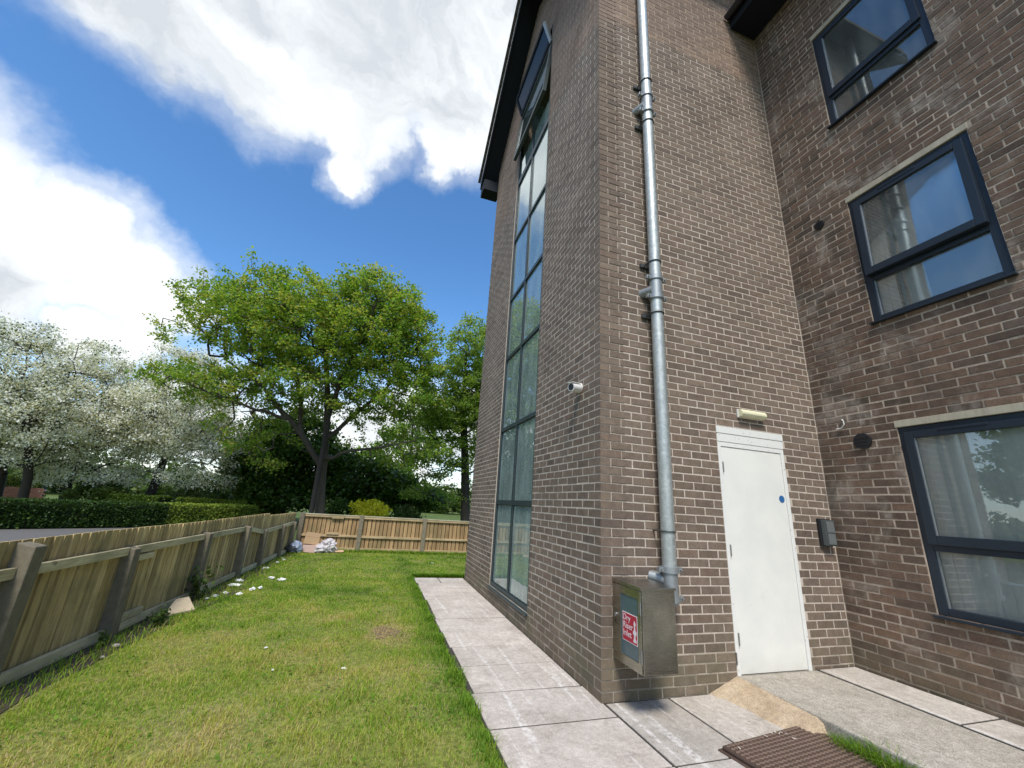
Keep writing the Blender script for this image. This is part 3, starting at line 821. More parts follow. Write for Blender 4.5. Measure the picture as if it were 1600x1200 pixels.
for i in range(len(zs)):
    a = zs[i] + (0 if i == 0 else (0.028 if i < 6 else 0.06))
    c = (zs[i + 1] - (0.028 if i + 1 < 6 else 0.06)) if i + 1 < len(zs) else 8.34
    b = MB(); fbar(b, ym - 0.025, ym + 0.025, a, c, FXF + 0.004); b.build('mullion', M['teal_frame'], win)
    for ya, yb in ((y0 + 0.05, ym - 0.025), (ym + 0.025, y1 - 0.05)):
        b = MB().box((0.040, ya, a), (0.052, yb, c)); b.build('pane', M['stair_glass'], win)
        g = MB()   # gasket line round the pane
        for q in ((ya, ya + 0.008, a, c), (yb - 0.008, yb, a, c)): g.box((0.030, q[0], q[2]), (0.0395, q[1], q[3]))
        g.box((0.030, ya + 0.008, a), (0.0395, yb - 0.008, a + 0.008)); g.box((0.030, ya + 0.008, c - 0.008), (0.0395, yb - 0.008, c))
        g.build('gasket', M['black'], win)
# top-hung vent with its bottom pushed out
def tilted(b, ya, yb, za, zc, hinge, ang, f, k, sgn=1):
    """box in the plane of a sash turned about a horizontal hinge line at z = hinge"""
    vs = []
    for x in (f, k):
        for y in (ya, yb):
            for z in (za, zc):
                dz = z - hinge; dx = x
                vs.append((dx * math.cos(ang) - sgn * abs(dz) * math.sin(ang), y, hinge + dz * math.cos(ang) - (dx * math.sin(ang) if dz < 0 else -dx * math.sin(ang))))
    return b.add(vs, [(0, 1, 3, 2), (4, 6, 7, 5), (0, 4, 5, 1), (2, 3, 7, 6), (0, 2, 6, 4), (1, 5, 7, 3)])
sa = MB(); AN = R(5.5); HZ = 9.58
tilted(sa, y0 + 0.03, y1 - 0.03, 8.36, 8.46, HZ, AN, -0.012, 0.05)
tilted(sa, y0 + 0.03, y0 + 0.085, 8.46, 9.52, HZ, AN, -0.012, 0.05); tilted(sa, y1 - 0.085, y1 - 0.03, 8.46, 9.52, HZ, AN, -0.012, 0.05)
tilted(sa, y0 + 0.03, y1 - 0.03, 9.52, 9.575, HZ, AN, -0.012, 0.05)
sash = sa.build('open_sash', M['teal_frame'], win)
b = MB(); tilted(b, y0 + 0.085, y1 - 0.085, 8.46, 9.52, HZ, AN, 0.010, 0.022); b.build('pane', M['stair_glass'], win)
b = MB(); fbar(b, y0 + 0.05, y1 - 0.05, 9.585, 9.64); fbar(b, y0 + 0.05, y1 - 0.05, 10.03, 10.08); b.build('transom', M['teal_frame'], win)
# bottom-hung smoke vent, opened wide, on a stay
sv = MB(); AV = R(20)
def hop(b, ya, yb, r0, r1, f, k):
    vs = []
    for x in (f, k):
        for y in (ya, yb):
            for r_ in (r0, r1):
                vs.append((-r_ * math.sin(AV) + x * math.cos(AV), y, 9.63 + r_ * math.cos(AV) + x * math.sin(AV)))
    return b.add(vs, [(0, 1, 3, 2), (4, 6, 7, 5), (0, 4, 5, 1), (2, 3, 7, 6), (0, 2, 6, 4), (1, 5, 7, 3)])
hop(sv, y1 - 0.08, y1 - 0.02, 0, 0.45, -0.025, 0.025)
hop(sv, y0 + 0.08, y1 - 0.08, 0, 0.06, -0.025, 0.025); hop(sv, y0 + 0.08, y1 - 0.08, 0.40, 0.45, -0.025, 0.025)
sv.build('open_sash', M['soffit'], win)
b = MB(); hop(b, y0 + 0.02, y0 + 0.08, 0, 0.45, -0.025, 0.025); b.build('sash_side', M['clamp'], win)
b = MB(); hop(b, y0 + 0.08, y1 - 0.08, 0.06, 0.40, -0.006, 0.006); b.build('pane', M['vent_pane'], win)
MB().cyl((0.03, y0 + 0.10, 9.66), (-0.14, y0 + 0.03, 9.98), 0.008, n=8).build('stay', M['clamp'], win)
MB().box((-0.028, y0 - 0.01, zb - 0.030), (0.03, y1 + 0.01, zb - 0.004)).build('sill', M['teal_frame'], win, bevel=0.004)
# pale stairwell seen through the glass: landings, flights and rear wall
st = MB()
st.add([(1.1, 1.58, -0.1), (1.1, 3.42, -0.1), (1.1, 3.42, 10.3), (1.1, 1.58, 10.3)], [(0, 1, 2, 3)])
st.add([(0.10, 1.58, -0.1), (1.1, 1.58, -0.1), (1.1, 1.58, 10.3), (0.10, 1.58, 10.3)], [(0, 1, 2, 3)])
st.add([(0.10, 3.42, -0.1), (1.1, 3.42, -0.1), (1.1, 3.42, 10.3), (0.10, 3.42, 10.3)], [(0, 1, 2, 3)])
for z in (0.02, 2.66, 5.32, 7.98, 10.3): st.box((0.75, 1.581, z - 0.16), (1.099, 3.419, z))
st.build('stairwell', M['stair'], BLD)

for z in (0.02, 2.66, 5.32, 7.98):
    b = MB()
    for k in range(7): b.box((0.45, 1.6 + 0.255 * k, z + 0.17 * k), (0.73, 1.6 + 0.255 * k + 0.25, z + 0.17 * k + 0.05))
    b.build('stair_flight', M['grey_panel'], BLD)

# ---- windows of the right wing
def wing_window(z0, z1, low, kind, ang):
    """casement: fixed pane below, top-hung sash above"""
    f = MB(); X0, X1 = BW + 0.016, BW + 0.085; w_ = 0.068
    f.box((X0, WY0, z0), (X1, WY0 + w_, z1)); f.box((X0, WY1 - w_, z0), (X1, WY1, z1))
    f.box((X0, WY0 + w_, z0), (X1, WY1 - w_, z0 + 0.062)); f.box((X0, WY0 + w_, z1 - 0.055), (X1, WY1 - w_, z1))
    zt_ = z0 + low
    f.box((X0 + 0.002, WY0 + w_, zt_ - 0.04), (X1, WY1 - w_, zt_ + 0.035))
    wn = f.build('window', M['frame'], BLD, bevel=0.005)
    MB().box((X0 + 0.030, WY0 + w_, z0 + 0.062), (X0 + 0.044, WY1 - w_, zt_ - 0.04)).build('pane', M['glass'], wn)
    gk = MB()
    gk.box((X0 + 0.018, WY1 - w_ - 0.010, z0 + 0.062), (X0 + 0.0295, WY1 - w_, zt_ - 0.04))
    gk.build('gasket', M['clamp'], wn)
    # sash turned about its head
    s = MB(); hz_ = z1 - 0.05
    def tb(b, ya, yb, za, zc, fx, kx):
        vs = []
        for x in (fx, kx):
            for y in (ya, yb):
                for z in (za, zc):
                    r_ = hz_ - z
                    vs.append((BW + x * math.cos(ang) - r_ * math.sin(ang), y, hz_ - r_ * math.cos(ang) - x * math.sin(ang)))
        return b.add(vs, [(0, 1, 3, 2), (4, 6, 7, 5), (0, 4, 5, 1), (2, 3, 7, 6), (0, 2, 6, 4), (1, 5, 7, 3)])
    sl0, sr0 = WY0 + 0.045, WY1 - 0.045; sb = zt_ + 0.012; q = 0.068
    tb(s, sl0, sl0 + q, sb, hz_, -0.006, 0.05); tb(s, sr0 - q, sr0, sb, hz_, -0.006, 0.05)
    tb(s, sl0 + q, sr0 - q, sb, sb + q + 0.01, -0.006, 0.05); tb(s, sl0 + q, sr0 - q, hz_ - 0.062, hz_, -0.006, 0.05)
    s.build('sash', M['frame'], wn, bevel=0.005)
    b = MB(); tb(b, sl0 + q, sr0 - q, sb + q + 0.01, hz_ - 0.062, 0.016, 0.028); b.build('pane', M['glass'], wn)
    b = MB(); tb(b, sr0 - q - 0.009, sr0 - q, sb + q + 0.01, hz_ - 0.062, 0.004, 0.0155); b.build('gasket', M['clamp'], wn)
    # trickle vent and sill
    MB().box((BW - 0.012, WY1 - 0.62, z1 - 0.070), (BW + 0.008, WY1 - 0.30, z1 - 0.046)).build('trickle_vent', M['frame'], wn, bevel=0.004)
    MB().box((BW - 0.045, WY0 - 0.012, z0 - 0.021), (BW + 0.06, WY1 + 0.012, z0 - 0.002)).build('sill', M['frame'], wn, bevel=0.003)
    # stained stone strip over the head
    MB().box((BW - 0.004, WY0 - 0.01, z1 + 0.004), (BW + 0.1, WY1 + 0.012, z1 + 0.068)).build('lintel', M['lintel'], BLD, bevel=0.003)
    # room behind, and the vertical blind
    rm = MB(); xa, xb = BW + 0.262, BW + 2.2; ya, yb = WY0 - 0.5, WY1 + 0.45; za, zb_ = z0 - 0.5, z1 + 0.15
    rm.add([(xb, ya, za), (xb, yb, za), (xb, yb, zb_), (xb, ya, zb_), (xa, ya, za), (xa, yb, za), (xa, yb, zb_), (xa, ya, zb_)],
           [(0, 1, 2, 3), (0, 4, 5, 1), (3, 2, 6, 7), (1, 5, 6, 2), (0, 3, 7, 4)])
    rm.build('room', M['dark_room'] if kind == 'part' else M['room'], BLD)
    xs = BW + 0.112; y = WY1 - 0.05; k = 0
    wd = 0.086
    while y - wd > WY0 + 0.02:
        skip = (kind == 'part' and y < -1.14) or (kind == 'gap' and 4 <= k <= 4)
        if not skip:
            tw = 0.24 + 0.10 * math.sin(k * 2.3) + (0.9 if kind == 'part' and k % 3 == 2 else 0)
            lean = 0.0
            if kind == 'gap' and k in (5, 6, 7): lean = 0.10
            c, s_ = math.cos(tw) * wd / 2, math.sin(tw) * wd / 2
            zt2, zb2 = z1 + 0.02, z0 + 0.01
            v = []
            for z, ly in ((zt2, -lean), (zb2, lean)):
                for e in (-1, 1):
                    v.append((xs + e * s_ * 0.5, y - wd / 2 + ly + e * c, z)); 
            vs = v + [(x + 0.0012, yy, z) for x, yy, z in v]
            MB().add(vs, [(0, 1, 3, 2), (4, 6, 7, 5), (0, 4, 5, 1), (2, 3, 7, 6), (0, 2, 6, 4), (1, 5, 7, 3)]).build('blind_slat', M['slat'], wn)
        y -= 0.079; k += 1
    return wn
wing_window(WIN_C[0][0], WIN_C[0][1], 0.545, 'full', R(0.0))
wing_window(WIN_C[1][0], WIN_C[1][1], 0.505, 'part', R(2.6))
wing_window(WIN_C[2][0], WIN_C[2][1], 0.425, 'gap', R(0.0))

# ---- white door
df = MB()
df.box((1.336, -0.003, 0.108), (1.374, 0.10, 2.150)); df.box((2.172, -0.003, 0.108), (2.214, 0.10, 2.150)); df.box((1.374, -0.003, 2.106), (2.172, 0.10, 2.150))
door_f = df.build('door', M['white_frame'], BLD, bevel=0.003)
MB().box((1.336, -0.006, 2.154), (2.216, 0.09, 2.236)).build('head_board', M['white_frame'], door_f, bevel=0.003)
MB().box((1.330, -0.010, 2.240), (2.222, 0.09, 2.312)).build('head_board', M['white_frame'], door_f, bevel=0.004)
MB().box((1.378, 0.004, 0.119), (2.168, 0.055, 2.102)).build('door_leaf', M['white_door'], door_f, bevel=0.002)
MB().add([(1.33, 0.10, 0.1), (2.22, 0.10, 0.1), (2.22, 0.10, 2.33), (1.33, 0.10, 2.33)], [(0, 1, 2, 3)]).build('door_void', M['black'], door_f)
for z in (0.39, 1.125, 1.90):
    MB().box((1.372, -0.006, z - 0.05), (1.384, 0.003, z + 0.05)).cyl((1.378, -0.008, z - 0.05), (1.378, -0.008, z + 0.05), 0.006, n=10).build('hinge', M['hinge'], door_f)
MB().cyl((2.112, 0.0035, 1.634), (2.112, 0.0015, 1.634), 0.036, n=28).build('sign', M['blue_sign'], door_f)
MB().box((1.328, -0.012, 0.20), (1.337, -0.001, 0.29)).build('door_stop', M['hinge'], door_f)

# ------------------------------------------------------------------ things fixed to the walls
# dry riser pipe
PX, PY, PR = 0.592, -0.115, 0.060
pipe = thing('riser_pipe', 'galvanised steel riser pipe running up the brick wall left of the white door', 'pipe', (PX, PY, 0.7))
MB().cyl((PX, PY, 0.70), (PX, PY, 9.7), PR, n=32).build('pipe', M['galv'], pipe)
def coupling(z):
    b = MB().cyl((PX, PY, z - 0.024), (PX, PY, z + 0.024), PR + 0.016, n=28)
    b.box((PX - 0.115, PY - 0.018, z - 0.02), (PX - PR, PY + 0.018, z + 0.02)); b.box((PX + PR, PY - 0.018, z - 0.02), (PX + 0.115, PY + 0.018, z + 0.02))
    b.cyl((PX - 0.098, PY - 0.035, z), (PX - 0.098, PY + 0.035, z), 0.009, n=8); b.cyl((PX + 0.098, PY - 0.035, z), (PX + 0.098, PY + 0.035, z), 0.009, n=8)
    b.build('coupling', M['clamp'], pipe, bevel=0.003)
for z in (6.32, 6.07, 3.765, 3.545, 0.965, 0.745): coupling(z)
for z in (6.19, 3.65):
    MB().cyl((PX, PY, z - 0.10), (PX, PY, z + 0.10), PR + 0.004, n=28).cyl((PX - 0.03, PY, z - 0.02), (PX - 0.085, 0.02, z - 0.02), 0.050, n=20).build('tee', M['clamp'], pipe)
MB().cyl((PX, PY, 0.72), (PX, PY, 0.95), PR + 0.003, n=28).cyl((PX, PY, 0.875), (PX - 0.10, 0.02, 0.895), 0.05, n=18).build('tee', M['clamp'], pipe)
MB().cyl((PX, PY, 0.69), (PX, PY, 0.45), 0.016, n=14).build('drain_tube', M['clamp'], pipe)
for z in (6.56, 5.90, 3.96, 3.36, 1.27):
    b = MB()
    ring = [(PX + (PR + 0.006) * math.cos(a), PY + (PR + 0.006) * math.sin(a), z) for a in np.linspace(math.pi, 2 * math.pi, 14)]
    ring = [(PX - PR - 0.006, 0.0, z)] + ring + [(PX + PR + 0.006, 0.0, z)]
    for p0, p1 in zip(ring[:-1], ring[1:]): b.cyl(p0, p1, 0.006, n=8)
    if z > 2: b.bar((PX + PR - 0.02, -0.012, z - 0.02), (PX + PR + 0.075, -0.012, z + 0.03), 0.024, 0.04).box((PX - PR - 0.05, -0.03, z - 0.02), (PX + PR + 0.05, -0.001, z + 0.02))
    else: b.box((PX + PR, -0.03, z - 0.012), (PX + PR + 0.06, -0.001, z + 0.012))
    b.build('bracket', M['bracket'], pipe)

# steel inlet cabinet
cab = thing('inlet_cabinet', 'stainless steel fire inlet cabinet with a red sign, mounted low on the brick corner', 'cabinet', (0.25, -0.2, 0.3))
CX0, CX1, CY0, CZ0, CZ1 = 0.118, 0.412, -0.385, 0.305, 0.865
MB().box((CX0, CY0, CZ0), (CX1, -0.002, CZ1)).build('body', M['steel'], cab, bevel=0.004)
lid = MB().box((CX0 - 0.014, CY0 - 0.010, CZ1 - 0.012), (CX1 + 0.006, -0.002, CZ1 + 0.006)); lid.v = [(x, y, z + (0.012 * (y - CY0) / 0.38 if z > CZ1 else 0)) for x, y, z in lid.v]
lid.build('top', M['steel'], cab, bevel=0.002)
db = MB()
dx0, dx1 = 0.104, 0.1165
db.box((dx0, -0.378, CZ0 + 0.004), (dx1, -0.348, CZ1 - 0.018)); db.box((dx0, -0.118, CZ0 + 0.004), (dx1, -0.006, CZ1 - 0.018))
db.box((dx0, -0.348, CZ0 + 0.004), (dx1, -0.118, CZ0 + 0.070)); db.box((dx0, -0.348, CZ1 - 0.075), (dx1, -0.118, CZ1 - 0.018))
door = db.build('door', M['steel'], cab, bevel=0.0015)
MB().box((0.1085, -0.350, CZ0 + 0.066), (0.1130, -0.116, CZ1 - 0.071)).build('pane', M['cab_glass'], door)
for z in (0.42, 0.73): MB().cyl((0.104, -0.385, z - 0.045), (0.104, -0.385, z + 0.045), 0.006, n=10).box((0.101, -0.384, z - 0.04), (0.104, -0.362, z + 0.04)).build('hinge', M['hinge'], door)
MB().cyl((0.1045, -0.062, 0.625), (0.094, -0.062, 0.625), 0.014, n=16).box((0.086, -0.066, 0.612), (0.094, -0.058, 0.638)).build('lock', M['hinge'], door)
MB().cyl((0.1045, -0.050, 0.575), (0.1025, -0.050, 0.575), 0.010, n=14).build('lock', M['black'], door)
sg = thing('sign', 'red sign with white Dry Riser Inlet lettering on the steel cabinet door', 'sign', (0.1055, -0.23, 0.57))
sp_ = MB().box((0.1062, -0.335, 0.472), (0.1082, -0.142, 0.668)).build('plate', M['sign_white'], sg)
MB().box((0.1052, -0.330, 0.478), (0.1066, -0.147, 0.662)).build('panel', M['red_sign'], sg)
def text_mesh(s, size):
    cu = bpy.data.curves.new('lettering', 'FONT'); cu.body = s; cu.size = size; cu.extrude = 0.0004; cu.resolution_u = 3
    o = bpy.data.objects.new('lettering', cu); COL.objects.link(o)
    bpy.context.view_layer.update()
    me = bpy.data.meshes.new_from_object(o.evaluated_get(bpy.context.evaluated_depsgraph_get()))
    bpy.data.objects.remove(o)
    return me
for s, z, yy in (('Dry', 0.613, -0.152), ('Riser', 0.560, -0.152), ('Inlet', 0.507, -0.152)):
    me = text_mesh(s, 0.062)
    # text x runs towards -y (left to right for someone facing the cabinet door), text y is up, faces -x
    me.transform(Matrix(((0, 0, -1, 0.1045 - 0.1055), (-1, 0, 0, yy + 0.23), (0, 1, 0, z - 0.57), (0, 0, 0, 1))))
    link('lettering', me, M['sign_white'], sg)
fl = MB()   # white hydrant pictogram at the sign's right side
hp = [(-0.285, 0.49), (-0.322, 0.49), (-0.322, 0.505), (-0.312, 0.512), (-0.312, 0.535), (-0.325, 0.545), (-0.325, 0.562), (-0.312, 0.568), (-0.309, 0.590), (-0.318, 0.61), (-0.300, 0.635), (-0.292, 0.61), (-0.297, 0.590), (-0.294, 0.568), (-0.282, 0.560), (-0.282, 0.545), (-0.294, 0.537), (-0.294, 0.512), (-0.285, 0.505)]
fl.prism(hp, 0, 0.1043, 0.1053); fl.build('emblem', M['sign_white'], sg)

# bullet camera
sc = thing('security_camera', 'small white bullet security camera on the brick corner above the path', 'camera', (0, 0.40, 2.63))
MB().cyl((0.0, 0.40, 2.615), (-0.022, 0.40, 2.615), 0.052, n=28).build('base', M['cam_white'], sc, bevel=0.004)
a = np.array((-0.03, 0.375, 2.60)); dd = unit((-0.90, -0.40, -0.10))
MB().cyl((-0.02, 0.40, 2.615), a + dd * 0.03, 0.020, n=14).build('arm', M['cam_white'], sc)
b = MB().cyl(a - dd * 0.020 + np.array((-0.03, 0, 0)), a + dd * 0.085 + np.array((-0.03, 0, 0)), 0.046, 0.043, n=28)
b.build('housing', M['cam_white'], sc, bevel=0.006)
e = a + dd * 0.085 + np.array((-0.03, 0, 0))
MB().cyl(e - dd * 0.002, e + dd * 0.003, 0.034, n=24).build('lens', M['black'], sc)
MB().bar(e - dd * 0.10 + np.array((0, 0, 0.047)), e + dd * 0.015 + np.array((0, 0, 0.047)), 0.07, 0.006).build('sunshade', M['cam_white'], sc)

# bulkhead light above the door
bl = thing('bulkhead_light', 'cream bulkhead light on the brickwork above the white door', 'light', (1.80, 0, 2.50))
LX0, LX1, LZ = 1.622, 1.965, 2.475
MB().box((LX0, -0.022, LZ - 0.045), (LX1, -0.001, LZ + 0.045)).build('back_plate', M['cam_white'], bl, bevel=0.006)
pr = [(-0.022, LZ - 0.040), (-0.060, LZ - 0.034), (-0.078, LZ - 0.010), (-0.078, LZ + 0.012), (-0.055, LZ + 0.038), (-0.022, LZ + 0.042)]
MB().prism(pr, 0, LX0 + 0.006, LX1 - 0.006).build('diffuser', M['cream'], bl, bevel=0.005)

# dark wall light right of the door
wl = thing('wall_light', 'small black rectangular wall unit beside the white door near the inner corner', 'light', (2.62, 0, 1.33))
b = MB().box((2.545, -0.030, 1.195), (2.70, -0.001, 1.468)); b.build('back_box', M['black'], wl, bevel=0.006)
b = MB().box((2.563, -0.070, 1.205), (2.697, -0.0305, 1.458)); b.v = [(x + (0.012 if y < -0.05 else 0), y, z) for x, y, z in b.v]
b.build('casing', M['dark_metal'], wl, bevel=0.006)
MB().box((2.590, -0.0745, 1.335), (2.693, -0.0705, 1.445)).build('lens', M['grey_panel'], wl, bevel=0.001)
MB().box((2.590, -0.0745, 1.220), (2.693, -0.0705, 1.325)).build('lens', M['grey_panel'], wl, bevel=0.001)

# round wall vents and a loose cable on the right wing
for y, z, r_, lab in ((-0.428, 4.877, 0.056, 'small round black vent on the brick left of the middle window'), (-0.443, 2.245, 0.082, 'larger round black vent on the brick left of the lowest window')):
    v = thing('wall_vent', lab, 'vent', (BW, y, z), 'round black vents on the right wall')
    b = MB().cyl((BW + 0.02, y, z), (BW - 0.020, y, z), r_, r_ * 0.97, n=36); b.build('flange', M['black'], v, bevel=0.003)
    for k in (-1, 0, 1): MB().bar((BW - 0.024, y - r_ * 0.7, z + k * r_ * 0.42), (BW - 0.024, y + r_ * 0.7, z + k * r_ * 0.42), r_ * 0.06, r_ * 0.16).build('louvre', M['black'], v)
ca = MB(); pts = [(BW + 0.005, -0.285, 2.495), (BW - 0.02, -0.295, 2.495), (BW - 0.035, -0.315, 2.475), (BW - 0.030, -0.312, 2.435), (BW - 0.020, -0.275, 2.405), (BW - 0.022, -0.225, 2.40)]
ca.tube(pts, 0.0065, 8)
tag(ca.build('loose_cable', M['cam_white'], None), 'short loose white cable end poking out of the brick above the lower vent', 'cable')

# ------------------------------------------------------------------ manhole cover
mh_c = np.array((0.44, -0.72)); ex = unit((0.855, 0.115)); ey = np.array((ex[1], -ex[0]))
mh = thing('manhole_cover', 'rusty brown metal access cover lying in the paving by the ramp', 'manhole cover', (0.9, -1.0, 0.0))
def q2(u, v, z): p2 = mh_c + ex * u + ey * v; return (p2[0], p2[1], z)
def plate(name, u0, u1, v0, v1, z0, z1, m, bev=0.0):
    b = MB().add([q2(u0, v0, z0), q2(u1, v0, z0), q2(u1, v1, z0), q2(u0, v1, z0), q2(u0, v0, z1), q2(u1, v0, z1), q2(u1, v1, z1), q2(u0, v1, z1)],
                 [(0, 3, 2, 1), (4, 5, 6, 7), (0, 1, 5, 4), (1, 2, 6, 5), (2, 3, 7, 6), (3, 0, 4, 7)])
    return b.build(name, m, mh, bevel=bev)
plate('frame', -0.02, 0.885, -0.02, 0.82, -0.02, 0.010, M['iron'], 0.01)
lidp = plate('cover', 0.0, 0.865, 0.0, 0.80, 0.010, 0.034, M['iron'], 0.010)
tr = MB()
for j in range(24):
    v_ = 0.020 + j * 0.0322
    pts_ = [(0.014 + i * 0.0203, v_ + (0.0095 if i % 2 else 0.0)) for i in range(42)]
    for (ua, va), (ub, vb) in zip(pts_[:-1], pts_[1:]):
        w2_ = 0.0052
        tr.add([q2(ua, va - w2_, 0.0335), q2(ub, vb - w2_, 0.0335), q2(ub, vb + w2_, 0.0335), q2(ua, va + w2_, 0.0335),
                q2(ua, va - w2_ * 0.5, 0.039), q2(ub, vb - w2_ * 0.5, 0.039), q2(ub, vb + w2_ * 0.5, 0.039), q2(ua, va + w2_ * 0.5, 0.039)],
               [(4, 5, 6, 7), (0, 1, 5, 4), (2, 3, 7, 6)])
M['worn_iron'] = simple('worn_iron', (0.175, 0.115, 0.08), 0.6, 0.3, 20.0, bs=0.3)
t_ = tr.build('tread_pattern', M['worn_iron'], mh); t_['kind'] = 'stuff'

# ------------------------------------------------------------------ fences
lf = thing('wooden_fence', 'weathered close boarded fence with concrete posts along the left of the lawn', 'fence', (-3.9, 4.0, 0))
fd = unit((FX1 - FX0, FY1 - FY0, 0)); fn = np.array((fd[1], -fd[0], 0))       # fn points to the lawn
def FP(s_, off, z):                                                            # s_ is the y of the place on the line
    p0 = np.array((fence_x(s_), s_, 0)); return p0 + fn * off + np.array((0, 0, z))
def fbox(s0, s1, o0, o1, z0, z1, z0b=None, z1b=None):
    z0b = z0 if z0b is None else z0b; z1b = z1 if z1b is None else z1b
    vs = [FP(s0, o0, z0), FP(s1, o0, z0b), FP(s1, o1, z0b), FP(s0, o1, z0), FP(s0, o0, z1), FP(s1, o0, z1b), FP(s1, o1, z1b), FP(s0, o1, z1)]
    return MB().add(vs, [(0, 1, 2, 3), (4, 7, 6, 5), (0, 4, 5, 1), (1, 5, 6, 2), (2, 6, 7, 3), (3, 7, 4, 0)])
posts = [(-3.3, 0.92), (-1.95, 0.93), (-0.62, 0.94), (0.76, 0.95), (2.0, 0.80), (3.62, 0.82), (5.14, 0.81), (6.2, 0.68), (7.5, 0.70), (8.50, 0.72)]
for y, h in posts:
    b = fbox(y - 0.055, y + 0.055, -0.09, 0.045, -0.1, h)
    b.v = [(vx, vy, vz - (0.028 if (vz > 0.3 and (np.array((vx, vy, 0)) - FP(y, 0, 0)) @ fn > 0) else 0)) for vx, vy, vz in b.v]
    ln = random.gauss(0, 0.012)
    b.v = [(vx + ln * vz * fn[0], vy + random.gauss(0, 0.001) + ln * vz * fn[1], vz) for vx, vy, vz in b.v]
    b.build('post', M['concrete_post'], lf, bevel=0.010)
for (ya, ha), (yb, hb) in zip(posts[:-1], posts[1:]):
    za, zc = min(ha, 0.80) - 0.085, min(hb, 0.80) - 0.085
    fbox(ya + 0.057, yb - 0.057, -0.050, -0.012, za, za + 0.072, zc, zc + 0.072).build('rail', M['rail'], lf, bevel=0.003)
    fbox(ya + 0.057, yb - 0.057, -0.045, -0.005, 0.000, 0.082, random.uniform(-.01, .015), 0.082 + random.uniform(-.01, .01)).build('rail', M['rail'], lf, bevel=0.003)
fbox(2.06, 2.42, -0.050, -0.010, 0.64, 0.698).build('rail', M['rail'], lf, bevel=0.003)       # spliced pieces
fbox(2.06, 2.50, -0.050, -0.008, 0.088, 0.155).build('rail', M['rail'], lf, bevel=0.003)
y = -4.0; k = 0
while y < 8.78:
    wd = 0.098 + random.uniform(-0.006, 0.006)
    top = 0.955 + 0.006 * math.sin(y * 1.3) + random.uniform(-0.002, 0.002) - (0.035 if y > 6.5 else 0)
    o0 = -0.064 + random.uniform(-0.003, 0.003)
    b = fbox(y, y + wd + 0.012, o0 - 0.014, o0, -0.03 + random.uniform(-.015, .02), top)
    # feather edge: one side set back, so each board laps the next
    b.v = [tuple(np.array(v) - fn * ((0.013 + random.gauss(0, 0.0015)) if q_ % 4 in (1, 2) else 0)) for q_, v in enumerate(b.v)]
    b.build('board', M['board'], lf)
    y += wd; k += 1
# back fence
bf = thing('wooden_fence', 'orange brown boarded fence across the far end of the lawn below the trees', 'fence', (-1.0, 8.95, 0))
YB = 8.93
bposts = [-3.56, -2.10, -0.41, 1.28, 2.97, 4.6]
for x in bposts:
    b = MB().box((x - 0.055, YB - 0.06, -0.1), (x + 0.055, YB + 0.075, 0.91)); b.build('post', M['concrete_post'], bf, bevel=0.008)
for xa, xb in zip(bposts[:-1], bposts[1:]):
    for z, h in ((0.345, 0.055), (0.030, 0.06), (0.825, 0.05)):
        MB().box((xa + 0.056, YB - 0.028, z + random.uniform(-.006, .006)), (xb - 0.056, YB + 0.012, z + h)).build('rail', M['rail_far'], bf, bevel=0.003)
    MB().box((xa + 0.056, YB - 0.035, 0.876), (xb - 0.056, YB + 0.075, 0.900)).build('capping', M['cap'], bf, bevel=0.003)
    x = xa + 0.062
    while x < xb - 0.09:
        wd = 0.088 + random.uniform(-.004, .004)
        MB().box((x, YB + 0.013 + random.uniform(0, 0.004), -0.02), (x + wd, YB + 0.031, 0.866 + random.uniform(-.006, .004))).build('board', M['board_far'], bf)
        MB().box((x + wd - 0.03, YB + 0.036, -0.02), (x + wd + 0.05, YB + 0.052, 0.86)).build('board', M['board_gap_shade'], bf)  # backing board coloured dark so the gap reads as shade
        x += wd + 0.021 + random.uniform(-.003, .004)
for xa, xb, z in ((-2.85, -2.55, 0.80), (-2.92, -2.62, 0.405), (-3.02, -2.70, 0.10)):
    MB().box((xa, YB - 0.055, z), (xb, YB - 0.029, z + 0.055)).build('rail', M['rail_far'], bf, bevel=0.003)

# ------------------------------------------------------------------ grass
def blades(P, h, wdt, lean, tone, az=None):
    n = len(P); az = rng.uniform(0, 2 * np.pi, n) if az is None else az
    face = az + np.pi / 2 + rng.normal(0, 0.5, n)
    d = np.stack([np.cos(az), np.sin(az), np.zeros(n)], 1); s = np.stack([np.cos(face), np.sin(face), np.zeros(n)], 1)
    w2 = (wdt / 2)[:, None]
    base = P
    mid = P + d * (lean * h * 0.35)[:, None] + np.array([0, 0, 1.0]) * (h * 0.6)[:, None]
    tip = P + d * (lean * h)[:, None] + np.array([0, 0, 1.0]) * (h * (1.0 - 0.25 * lean))[:, None]
    V = np.stack([base - s * w2, base + s * w2, mid + s * w2 * 0.8, mid - s * w2 * 0.8, tip], 1).reshape(-1, 3)
    i = np.arange(n)[:, None] * 5
    F = np.concatenate([i + [0, 1, 2], i + [0, 2, 3], i + [3, 2, 4]], 1).reshape(-1, 3)
    return V, F, np.repeat(tone, 5)

